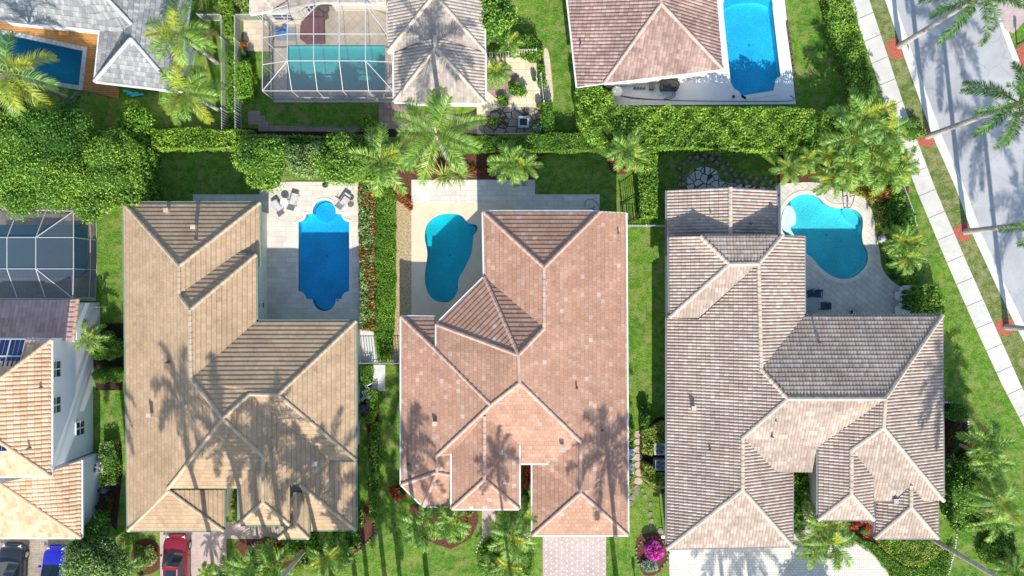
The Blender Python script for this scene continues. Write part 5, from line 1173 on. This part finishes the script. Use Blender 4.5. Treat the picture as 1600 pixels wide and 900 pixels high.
# ---- palms whose crowns stand beyond the frame, and the street palms
GS = 'royal palms planted along the street'
for i, (x, y, lab) in enumerate([(1405, 72, 'street palm in the uppermost red mulch ring'), (1449, 213, 'street palm in the second red mulch ring from the top'), (1508, 362, 'street palm in the third red mulch ring, trunk lying over the kerb'), (1572, 511, 'street palm in the lowest red mulch ring at the right edge')]):
    palm(lab, x, y, (10.2, 10.8, 10.8, 10.8)[i], 'street', (.92, .95, .95, .95)[i], (.55, 2.5, .9, 2.0)[i], 1 + i % 2, .17, group=GS, shaft=True)
palm('street palm south of the frame whose shadow falls on the road', 1640, 655, 10.8, 'street', .95, 1.1, 2, .17, group=GS, shaft=True)
palm('street palm on the far side of the road by the mailbox', 1612, 92, 10.5, 'street', .9, 2.2, 1, .17, group=GS, shaft=True)
GQ = 'tall palms whose crowns stand below the frame'
for i, (x, y, h, s, rz, k, lab) in enumerate([
    (476, 858, 12.5, 1.0, .3, 'royal', 'tall palm with a grey trunk rising from the flower bed of the tan house'),
    (362, 905, 15.5, 1.0, 1.3, 'royal', 'tall palm below the frame casting a stripe over the walkway'),
    (425, 915, 15, 1.0, 2.1, 'royal', 'tall palm below the frame behind the oval bed'),
    (225, 940, 14.0, .95, .7, 'royal', 'tall palm below the frame left of the red car'),
    (670, 930, 11.5, .95, .2, 'royal', 'tall palm below the frame in the lawn of the pink-roofed house'),
    (610, 985, 11.0, 1.0, 1.9, 'royal', 'tall palm below the frame between the two front lawns'),
    (800, 905, 11.8, .6, 1.2, 'royal', 'slim tall palm below the frame behind the round planter'),
    (965, 925, 11.8, 1.05, 2.9, 'royal', 'tall palm below the frame right of the diamond driveway'),
    (455, 925, 14.0, 1.1, 2.6, 'royal', 'tall palm below the frame behind the grey-trunked palm'),
    (520, 915, 11.5, 1.0, 1.9, 'royal', 'tall palm below the frame behind the spider-like palm'),
    (560, 950, 12.5, 1.0, .9, 'royal', 'tall palm below the frame at the right end of the flower bed'),
    (1150, 1105, 9.0, .85, .4, 'royal', 'palm below the frame shading the pale driveway, left one'),
    (1195, 1120, 9.0, .85, 1.4, 'royal', 'palm below the frame shading the pale driveway, right one'),
    (1457, 842, 12.8, .95, .8, 'royal', 'tall palm with a grey trunk leaning to the bottom right corner')]):
    palm(lab, x, y, h, k, s, rz, 1 + i % 2, .16 if s > .7 else .09, group=GQ, shaft=True)
tree('round tree below the frame that shades the pale driveway', 1300, 1085, 6.0, 2.6, 'ficus', .13, seed=110)
palm('tall palm below the frame shading the lawn between the tan and pink houses', 585, 1010, 9.5, 'royal', 1.0, .4, 1, .16, group=GQ, shaft=True)
palm('tall palm below the frame whose shadow lies left of the mulch bed', 640, 1045, 9.0, 'royal', .9, 1.4, 2, .16, group=GQ, shaft=True)
ORD = 'first second third fourth fifth sixth seventh eighth ninth tenth'.split()
# ------------------------------------------------------------------ vehicles
def car(label, px, py, z, rz, paint, L_=4.7, W_=1.86, H_=1.68, suv=True, sunroof=False):
    c = P(px, py, z); root = thing('parked_car', label, 'car', (c.x, c.y, .03), None, rz); hw = W_ / 2
    st = [(-L_/2, .80, .92), (-L_/2 + .12, .92, .98), (-L_/2 + .6, .99, 1.0), (-.6, 1.0, .98), (.5, 1.0, .96), (L_/2 - 1.25, .99, .94), (L_/2 - .55, .97, .86), (L_/2 - .18, .86, .74), (L_/2, .62, .60)]
    ring = lambda x, f, zt: [(x, s * hw * f * a, b * zt if b > .5 else .22 + b) for (s, a, b) in ((-1, .90, .0), (-1, 1.0, .18), (-1, 1.0, .72), (-1, .965, .93), (-1, .82, 1.0), (0, 0, 1.035), (1, .82, 1.0), (1, .965, .93), (1, 1.0, .72), (1, 1.0, .18), (1, .90, .0))]
    b = MB(); R_ = [ring(*s) for s in st]; n = 11
    for r in R_: b.v.extend(r)
    for i in range(len(R_) - 1):
        for j in range(n - 1): b.f.append((i*n + j, i*n + j + 1, (i+1)*n + j + 1, (i+1)*n + j)); b.m.append(0)
        b.f.append((i*n + n - 1, i*n, (i+1)*n, (i+1)*n + n - 1)); b.m.append(0)
    b.f.append(tuple(range(n))); b.m.append(0); b.f.append(tuple(reversed(range((len(R_)-1)*n, len(R_)*n)))); b.m.append(0)
    b.build('body', M[paint], root, smooth=True)
    xr, xf = (-L_/2 + .12 if suv else -L_/2 + .75), L_/2 - 1.35; zr = H_ - .06
    B0 = [(xr, -hw*.82, .97), (xf, -hw*.86, .93), (xf + .12, 0, .94), (xf, hw*.86, .93), (xr, hw*.82, .97), (xr - .08, 0, .96)]
    T0 = [(xr + .38, -hw*.64, zr), (xf - .78, -hw*.66, zr), (xf - .70, 0, zr + .03), (xf - .78, hw*.66, zr), (xr + .38, hw*.64, zr), (xr + .30, 0, zr + .02)]
    g = MB()
    for i in range(6):
        j = (i + 1) % 6; g.face([B0[i], B0[j], T0[j], T0[i]])
    g.build('windows', M['carglass'], root)
    r = MB(); mid = [(p[0] * .97, p[1] * .93, p[2] + .05) for p in T0]; 
    for i in range(6): j = (i + 1) % 6; r.face([T0[i], T0[j], mid[j], mid[i]])
    r.face(mid)
    for i in (0, 1, 3, 4): r.bar(B0[i], T0[i], .07, .07)
    xm = (xr + xf) / 2
    for s in (-1, 1): r.bar((xm, s*hw*.85, .95), (xm - .12, s*hw*.655, zr), .07, .06)
    r.build('roof', M[paint], root)
    for s in (-1, 1):
        m = MB(); m.bar((xr + .5, s*hw*.56, zr + .10), (xf - .95, s*hw*.58, zr + .10), .035, .035); m.build('roof_rail', M['alu'], root)
    if sunroof: m = MB(); m.box((xf - 1.35, 0, zr + .062), (.55, .85, .02)); m.build('sunroof', M['carglass'], root)
    for x in (-L_/2 + .85, L_/2 - .9):
        for s in (-1, 1):
            a = MB(); a.tube((x, s*(hw - .22), .34), (x, s*(hw + .01), .34), .34, .34, 18); w_ = a.build('wheel', M['rubber'], root)
            k = MB(); k.tube((x, s*(hw + .005), .34), (x, s*(hw + .025), .34), .22, .20, 10)
            k.build('rim', M['grey'], w_)
            q = MB(); q.tube((x, s*(hw - .05), .36), (x, s*(hw + .0), .36), .41, .41, 18); q.build('wheel_arch', M['black'], root)
    for s in (-1, 1):
        m = MB(); m.box((xf - .12, s*(hw + .10), 1.0), (.16, .20, .13), 0, top=.8); m.build('wing_mirror', M[paint], root)
        m = MB(); m.box((L_/2 - .26, s*hw*.64, .70), (.34, .30, .10), -s*.5, top=.8); m.build('headlight', M['lamp'], root)
        m = MB(); m.box((-L_/2 + .06, s*hw*.72, .82), (.10, .26, .16)); m.build('tail_light', M['redlamp'], root)
    m = MB(); m.box((L_/2 - .03, 0, .42), (.10, W_*.62, .16)); m.build('grille', M['black'], root)
    return root
def carpaint(name, c): m = plain(name, c, .25, .6, 0, var=.04); m.node_tree.nodes['Principled BSDF'].inputs['Coat Weight'].default_value = .6; return m
M['redcar'] = carpaint('red_car_paint', (.26, .012, .025)); M['bluecar'] = carpaint('blue_car_paint', (.015, .02, .42)); M['blackcar'] = carpaint('black_car_paint', (.02, .024, .03))
M['carglass'] = plain('tinted_car_glass', (.015, .03, .045), .08, .8, var=.1); M['lamp'] = plain('clear_headlamp', (.75, .77, .8), .15, .7); M['redlamp'] = plain('red_lamp', (.4, .02, .02), .3, .5)
car('dark red estate car with sunroof on the pink brick driveway of the tan house', 274, 886, .8, R(90), 'redcar', 4.9, 1.88, 1.7, True, True)
car('bright blue small car on the worn driveway of the orange-roofed house', 84, 899, .8, R(87), 'bluecar', 4.4, 1.78, 1.5, False)
car('black car parked at the left edge below the orange tiled roof', 16, 900, .8, R(88), 'blackcar', 4.9, 1.9, 1.7)
# ------------------------------------------------------------------ furniture and small things
def lounger(label, px, py, rz, fab='grey'):
    c = P(px, py, .4); root = thing('sun_lounger', label, 'lounger', (c.x, c.y, .06), 'grey loungers on the travertine terrace', rz); root.scale = (.8, .85, .8)
    for s in (-1, 1):
        m = MB(); m.bar((-.75, s*.33, .32), (.35, s*.33, .32), .04, .04); m.bar((.35, s*.33, .32), (.95, s*.33, .72), .04, .04); m.bar((.75, s*.33, .58), (.35, s*.33, .62), .03, .03); m.build('arm_frame', M['grey'], root)
        for x in (-.6, .4): m = MB(); m.bar((x, s*.33, 0), (x, s*.33, .32), .04, .04); m.build('leg', M['dgrey'], root)
    m = MB(); m.box((-.2, 0, .34), (1.1, .56, .04)); m.build('seat', M['fabric'], root)
    m = MB(); m.face([(.35, -.3, .36), (.35, .3, .36), (.95, .3, .76), (.95, -.3, .76)]); m.face([(.35, -.3, .33), (.95, -.3, .73), (.95, .3, .73), (.35, .3, .33)]); m.build('backrest', M['fabric'], root)
M['fabric'] = plain('light_grey_fabric', (.55, .55, .54), .85, .2, var=.1)
def rtable(label, px, py, r=.3, h=.5, mat='white', z0=.06):
    c = P(px, py, h); root = thing('side_table', label, 'table', (c.x, c.y, z0)); m = MB(); m.lathe((c.x, c.y, z0), [(r*.98, h - .04), (r, h - .02), (r, h)], 18); m.build('table_top', M[mat], root)
    for i in range(3): a = i * 2.1; m = MB(); m.tube((c.x + math.cos(a)*r*.7, c.y + math.sin(a)*r*.7, z0), (c.x + math.cos(a)*r*.4, c.y + math.sin(a)*r*.4, z0 + h - .03), .02, .02, 6); m.build('leg', M[mat], root)
lounger('leftmost of three grey loungers at the top of the travertine terrace', 433, 324, R(215 - 90 + 180))
lounger('middle grey lounger, right of the small white table', 458, 314, R(255))
lounger('grey lounger right of the round spa, draped with a towel', 537, 313, R(235))
rtable('small round white table between the two left loungers', 444, 316, .30, .5)
rtable('dark round side table right of the spa-side lounger', 548, 319, .24, .45, 'dgrey')
def towel(label, px, py, rz, mat):
    c = P(px, py, .45); root = thing('towel', label, 'towel', (c.x, c.y, .44), None, rz); m = MB()
    for i in range(4): m.box((-.3 + i*.17, 0, .012 + .01*(i % 2)), (.165, .5, .02))
    m.build('cloth', M[mat], root)
M['pinkcloth'] = plain('pinkish_towel', (.62, .52, .52), .95, .1, var=.4, scale=12)
towel('pinkish patterned towel on the lounger right of the spa', 538, 315, R(235), 'pinkcloth')
def patio_chair(label, px, py, rz, mat, group=None):
    c = P(px, py, .4); root = thing('patio_chair', label, 'chair', (c.x, c.y, .06), group, rz)
    m = MB(); m.box((0, 0, .42), (.50, .52, .06), top=.96); m.build('seat', M[mat], root)
    m = MB(); m.bar((-.27, 0, .45), (-.36, 0, .88), .52, .05); m.build('backrest', M[mat], root)
    for s in (-1, 1):
        m = MB(); m.bar((-.28, s*.28, .62), (.22, s*.28, .62), .05, .04); m.bar((.22, s*.28, .62), (.22, s*.28, .42), .04, .04); m.build('armrest', M[mat], root)
        for x in (-.22, .22): m = MB(); m.bar((x, s*.24, 0), (x, s*.24, .42), .04, .04); m.build('leg', M['dgrey'], root)
M['navy'] = plain('dark_blue_wicker', (.05, .09, .15), .7, .3); M['slate'] = plain('slate_table_top', (.30, .34, .38), .5, .4)
patio_chair('dark blue patio chair above the grey table, left one', 1266, 459, R(-70), 'navy', 'blue patio chairs by the clover pool')
patio_chair('dark blue patio chair above the grey table, right one', 1277, 460, R(-95), 'navy', 'blue patio chairs by the clover pool')
patio_chair('dark blue patio chair right of the grey table', 1287, 478, R(180), 'navy', 'blue patio chairs by the clover pool')
c = P(1268, 476, .75); t = thing('patio_table', 'square grey table tucked against the barrel-tiled house', 'table', (c.x, c.y, .06)); m = MB(); m.box((c.x, c.y, .78), (1.0, 1.1, .05)); m.build('table_top', M['slate'], t)
for sx in (-1, 1):
    for sy in (-1, 1): m = MB(); m.box((c.x + sx*.42, c.y + sy*.46, .41), (.05, .05, .7)); m.build('leg', M['dgrey'], t)
# planter wall with three dark cone shrubs and two white chairs
c = P(1424, 469, .5); t = thing('planter_wall', 'white low planter wall at the right end of the grey patio', 'planter', (c.x, c.y, 0)); m = MB()
x0, y0 = P2(1410, 448, .6); x1, y1 = P2(1437, 492, .6); m.prism([(x0, y1), (x1, y1), (x1, y0), (x0, y0)], 0, .6); m.build('planter_box', M['wallwhite'], t)
m = MB()
for (a, b) in (((x0, y0), (x1, y0)), ((x1, y0), (x1, y1)), ((x0, y1), (x0, y0))): m.bar((*a, .62), (*b, .62), .2, .08)
m.build('capstone', M['white'], t)
for i, y in enumerate((457, 464, 472, 481)):
    bush('pointed dark cone shrub in the white planter, %s from the top' % ORD[i], 1416, y, .36, 1.9, 'dark', .06, n=420, seed=120 + i, group='cone shrubs in the white planter', ry=.2, lobes=4)
patio_chair('white chair in front of the planter wall, upper one', 1403, 462, R(180), 'white', 'white chairs by the planter wall')
patio_chair('white chair in front of the planter wall, lower one', 1403, 484, R(180), 'white', 'white chairs by the planter wall')
c = P(1337, 489, .4); t = thing('striped_towel_bin', 'small dark striped box at the edge of the tiled roof by the patio', 'box', (c.x, c.y, .06)); m = MB(); m.box((c.x, c.y, .26), (.5, .4, .4)); m.build('bin', M['navy'], t); m = MB(); [m.box((c.x - .18 + i*.12, c.y, .475), (.05, .41, .02)) for i in range(4)]; m.build('lid', M['white'], t)
# air conditioners
def ac(label, px, py, w=.85, h=.9, mat='grey'):
    c = P(px, py, h); root = thing('air_conditioner', label, 'AC unit', (c.x, c.y, 0), 'air conditioners in the side yards'); m = MB(); m.box((c.x, c.y, h/2), (w, w, h), top=.98); m.build('casing', M[mat], root)
    m = MB(); 
    for r in (.12, .2, .28, .36):
        for i in range(16): a, b = i*math.pi/8, (i+1)*math.pi/8; m.bar((c.x + r*math.cos(a), c.y + r*math.sin(a), h + .02), (c.x + r*math.cos(b), c.y + r*math.sin(b), h + .02), .02, .02)
    m.build('fan_grille', M['black'], root)
    m = MB()
    for i in range(4): a = i*math.pi/2 + .4; p = Vector((c.x, c.y, h + .008)); u, v = Vector((math.cos(a), math.sin(a), 0)), Vector((-math.sin(a), math.cos(a), 0)); m.face([p, p + u*.33 - v*.05, p + u*.33 + v*.14, p + v*.03])
    m.build('fan_blade', M['dgrey'], root)
M['bluegrey'] = plain('blue_grey_metal', (.36, .46, .55), .5, .4)
ac('blue-grey round-topped air conditioner beside the pink roof, upper one', 984, 710, .8, .9, 'bluegrey')
ac('pale air conditioner beside the pink roof, lower one', 983, 733, .75, .9, 'grey')
ac('grey air conditioner beside the barrel-tiled roof, upper one', 1031, 702, .9, 1.0, 'grey')
ac('dark-fanned air conditioner beside the barrel-tiled roof, lower one', 1032, 727, .8, .9, 'bluegrey')
ac('white air conditioner by the white two-storey wall', 152, 731, .8, .9, 'white')
ac('black air conditioner in the slot between tan and pink roofs', 569, 640, .8, .8, 'black')
c = P(163, 766, .5); t = thing('pool_pump', 'pool pump and filter below the narrow hedge at the white wall', 'pump', (c.x, c.y, 0)); m = MB(); m.lathe((c.x, c.y, 0), [(.2, .0), (.26, .1), (.26, .7), (.1, .85)], 12); m.build('filter_tank', M['dgrey'], t); m = MB(); m.tube((c.x - .6, c.y - .1, .3), (c.x - .1, c.y - .1, .3), .12, .12, 8); m.build('motor', M['black'], t); m = MB(); m.tube((c.x - .6, c.y + .2, .25), (c.x + .1, c.y + .2, .25), .03, .03, 6); m.build('pipe', M['white'], t)
c = P(575, 615, .5); t = thing('pool_plumbing', 'white zigzag pool pipes beside the tan roof', 'pipes', (c.x, c.y, 0)); m = MB(); q = [(-.5, -.6), (-.1, -.2), (-.3, .1), (.1, .35), (-.1, .6), (.3, .8)]
for a, b in zip(q, q[1:]): m.tube((c.x + a[0], c.y + a[1], .45), (c.x + b[0], c.y + b[1], .45), .04, .04, 6)
for a, b in zip(q, q[1:]): m.tube((c.x + a[0] - .2, c.y + a[1], .35), (c.x + b[0] - .2, c.y + b[1], .35), .035, .035, 6)
m.build('pipe_run', M['white'], t); m = MB(); m.lathe((c.x + .1, c.y - .2, 0), [(.18, 0), (.2, .1), (.2, .6), (.08, .7)], 12); m.build('filter_tank', M['dgrey'], t)
# stepping stones
i = 0
for (x, y, r) in ((997,678,.42),(997,690,.4),(997,702,.4),(997,714,.42),(998,726,.42),(999,738,.42),(997,751,.42),(995,762,.3),(993,770,.3),(989,777,.3),(985,786,.3),(1004,765,.18),(1008,775,.2),(1016,787,.22),(1016,802,.22),(1018,813,.22),(1018,824,.25),(1032,829,.28)):
    r *= .85; c = P(x, y, 0); m = MB(); m.lathe((c.x, c.y, .0), [(r, .0), (r, .035), (r*.9, .05)], 9, sx=1, sy=.92 + .1*math.sin(x)); o = m.build('stepping_stone', M['terrap' if y < 760 and x < 1000 else 'stone'] if 'terrap' in M else M['concrete'])
    tag(o, 'large pinkish round stepping stone, %s from the top' % ORD[i] if i < 7 else 'small cream stepping stone, %s in the row bending left to the pink roof' % ORD[i - 7] if i < 11 else 'small cream stepping stone, %s in the row bending right to the magenta bush' % ORD[i - 11], 'stepping stone', 'stepping stones in the side yard'); i += 1
# spa cover, furniture and float in the screened patio
c = P(487, 48, .8); t = thing('hot_tub', 'hot tub with a folded brown cover inside the top screen enclosure', 'hot tub', (c.x, c.y, .06)); m = MB()
pl = [P2(x, y, .8) for (x, y) in ((471,40),(490,12),(504,22),(505,64),(476,65),(470,60))]; m.prism(pl, .06, .75); m.build('tub', M['brownp'] if 'brownp' in M else M['bark'], t); m = MB(); m.prism(offset_loop(pl, .06), .76, .88); m.build('cover', M['spacover'] if 'spacover' in M else M['bark'], t)
rtable('round brown table at the top of the screened patio', 507, 11, .35, .7, 'bark'); rtable('small brown table beside the hot tub', 508, 26, .28, .5, 'bark')
c = P(437, 45, .5); t = thing('blue_float', 'crumpled blue pool float on the grey mat', 'float', (c.x, c.y, .08)); m = MB(); rr = random.Random(4)
for k in range(7): m.lathe((c.x + rr.uniform(-.35, .35), c.y + rr.uniform(-.25, .3), 0), [(.04, .08), (.2, .14), (.14, .3), (.03, .36)], 7, sx=1.2, sy=.6)
m.build('float', M['bluep'], t) if 'bluep' in M else None
patch('patio_mat', [(432,43),(463,43),(463,64),(432,64)], 'slate', .072, .01)
rtable('white round planter stand by the screened patio wall', 417, 37, .2, .5)
# courtyard things
def pot(label, px, py, r, h, mat, leaf='box', z0=.05):
    c = P(px, py, h); root = thing('potted_plant', label, 'pot', (c.x, c.y, z0)); m = MB(); m.lathe((c.x, c.y, z0), [(r*.65, 0), (r, h*.9), (r*1.08, h*.92), (r*1.08, h), (r*.9, h), (r*.88, h*.85)], 16); m.build('pot', M[mat], root)
    if leaf: V, F, mi = crown_mesh((c.x, c.y, z0 + h + r*.5), r*.85, r*.85, r*.7, 160, .07, int(px), 5, .5, .6); np_obj('foliage', V, F, [L[leaf], M['core']], root, mi)
pot('yellow-rimmed dark pot at the lower end of the white courtyard fence', 842, 166, .22, .4, 'gold', 'dark'); pot('white pot with a plant on the cream courtyard paving', 835, 124, .22, .45, 'white', 'dark')
pot('round terracotta pot with a ring on the small tan patio', 381, 70, .32, .4, 'terra', 'croton'); pot('black square-looking pot below the terracotta pot', 383, 84, .30, .5, 'black', 'dark')
pot('green pot under the terrace trees above the round spa', 508, 289, .22, .5, 'gutgreen', 'box')
c = P(818, 190, .5); t = thing('fire_pit', 'square stone fire pit with a dark centre in the courtyard', 'fire pit', (c.x, c.y, .05)); m = MB()
for a, b, cc, d in ((-.36, 0, .16, .88), (.36, 0, .16, .88), (0, -.36, .56, .16), (0, .36, .56, .16)): m.box((c.x + a, c.y + b, .25), (cc, d, .4))
m.build('stone_rim', M['greystone'], t); m = MB(); m.box((c.x, c.y, .15), (.56, .56, .2)); m.build('ash_bed', M['black'], t)
# white deck things at the top right
c = P(1047, 133, .6); t = thing('grill', 'black covered grill on the white deck under the pinkish roof', 'grill', (c.x, c.y, .06)); m = MB(); m.prism([(c.x + a, c.y + b) for (a, b) in ((-.7,-.35),(.6,-.35),(.72,0),(.55,.4),(-.6,.4),(-.75,0))], .06, .85); m.lathe((c.x, c.y, .85), [(.62, 0), (.5, .12), (.1, .18)], 12, sx=1.05, sy=.6); m.build('cover', M['black'], t)
c = P(1019, 136, .4); t = thing('storage_box', 'small black square box left of the covered grill', 'box', (c.x, c.y, .06)); m = MB(); m.box((c.x, c.y, .25), (.38, .32, .38)); m.build('box', M['black'], t); m = MB(); m.box((c.x, c.y, .46), (.42, .36, .04)); m.build('lid', M['dgrey'], t)
c = P(964, 143, .6); t = thing('pedestal_table', 'round white table at the left end of the white deck', 'table', (c.x, c.y, .06)); m = MB(); m.lathe((c.x, c.y, .06), [(.38, .66), (.4, .68), (.4, .7)], 18); m.build('table_top', M['white'], t); m = MB(); m.lathe((c.x, c.y, .06), [(.25, 0), (.05, .06), (.05, .66)], 10); m.build('pedestal', M['white'], t)
for i, x in enumerate((992, 997, 1002, 1007)):
    c = P(x, 137, .3); m = MB(); m.lathe((c.x, c.y, .06), [(.08, 0), (.1, .18), (.1, .2)], 10); o = m.build('small_pot', M['dgrey']); tag(o, 'small dark pot, %s from the left in the row by the covered grill' % ORD[i], 'pot', 'small pots in a row')
def hose(label, pts, mat, r=.02, z=.085):
    m = MB(); q = [Vector((*P2(x, y, 0), z)) for (x, y) in pts]
    for a, b in zip(q, q[1:]): m.tube(a, b, r, r, 6)
    o = m.build('garden_hose', M[mat]); tag(o, label, 'hose')
hose('black hose curling along the white deck below the grill', smooth([(970,150),(1000,154),(1040,156),(1054,150),(1052,140),(1050,150),(1040,156),(1100,158),(1230,158),(1234,150),(1230,158),(1100,158),(1000,155)], 4), 'black')
hose('grey hose coiled on the terrace above the pink roof', smooth([(914,322),(916,313),(926,312),(934,320),(936,328),(926,327),(930,322),(924,326)], 4)[:-2], 'dgrey')
c = P(1146, 151, .1); m = MB(); m.lathe((c.x, c.y, .085), [(.12, 0), (.12, .05), (.05, .07)], 12); tag(m.build('skimmer_lid', M['black']), 'round black skimmer lid at the lower left corner of the long pool', 'lid')
# row of dark clay pots / lights along the white deck
for i in range(9):
    c = P(1231 + i * 1.2, 38 + i * 8.5, .2); m = MB(); m.box((c.x, c.y, .12), (.22, .34, .24), .15, top=.8); tag(m.build('edging_block', M['bark']), 'dark edging block, %s from the top along the right side of the white deck' % ORD[i], 'edging', 'dark edging blocks beside the white deck')
# pool noodles, mailbox, lamp posts, downspouts, rails
for i, (a, b) in enumerate((((193,142),(206,144)), ((199,147),(217,145)), ((205,150),(224,147)))):
    m = MB(); m.tube(P(*a, .1) , P(*b, .1), .1, .1, 8); tag(m.build('pool_noodle', M['aqua']), ('upper', 'middle', 'lower')[i] + ' turquoise pool noodle lying on the grass by the grey roof', 'pool toy', 'turquoise pool noodles')
def post_box(label, px, py):
    c = P(px, py, 0); root = thing('mailbox', label, 'mailbox', (c.x, c.y, 0)); m = MB(); m.box((c.x, c.y, .55), (.1, .1, 1.1)); m.build('post', M['black'], root)
    m = MB(); m.box((c.x, c.y, 1.22), (.22, .5, .2)); m.tube((c.x, c.y - .25, 1.32), (c.x, c.y + .25, 1.32), .11, .11, 12); m.build('letter_box', M['black'], root); m = MB(); m.box((c.x + .13, c.y, 1.38), (.02, .06, .18)); m.build('flag', M['redlamp'], root)
post_box('black mailbox on a post across the street at the top right', 1589, 69)
post_box('black mailbox below the frame edge beside the diamond driveway', 993, 915)
for i, (x, y, z, lab) in enumerate([(1039, 833, 2.2, 'white wall lamp at the lower left of the barrel-tiled house')]):
    c = P(x, y, 1.0); t = thing('wall_lamp', lab, 'lamp', (c.x, c.y, 0)); m = MB(); m.box((c.x - .2, c.y, 1.9), (.5, .22, .1)); m.build('lamp_head', M['white'], t); m = MB(); m.bar((c.x, c.y, 0), (c.x, c.y, 1.9), .06, .06); m.build('post', M['white'], t)
t = thing('grab_rail', 'pair of dark curved grab rails above the clover pool', 'rail', P(1322, 308))
for x in (1317, 1328):
    a, b = P(x, 307, 0), P(x + (1 if x < 1320 else -4), 325, 0); m = MB(); pts = [a + Vector((0, 0, .06)), a + Vector((0, 0, .8)), a.lerp(b, .5) + Vector((0, 0, .85)), b + Vector((0, 0, .55)), b + Vector((0, 0, .06))]
    for p, q in zip(pts, pts[1:]): m.tube(p, q, .035, .035, 8)
    m.build('rail', M['dgrey'], t)
t = thing('boulder_group', 'grey boulder in the gravel right of the clover pool', 'rock', P(1380, 373)); m = MB(); c = P(1380, 373, .2); m.lathe((c.x, c.y, 0), [(.35, 0), (.42, .15), (.3, .35), (.1, .42)], 7, sx=1, sy=.8); m.build('boulder', M['greystone'], t)
c = P(108, 155, .3); t = thing('lawn_rocks', 'dark stones at the foot of the leaning palm trunk', 'rock', (c.x, c.y, 0)); m = MB(); rr = random.Random(2)
for k in range(7): m.lathe((c.x + rr.uniform(-.6, .5), c.y + rr.uniform(-.5, .4), 0), [(.2, 0), (.24, .1), (.1, .22)], 6)
m.build('stone_heap', M['dgrey'], t)
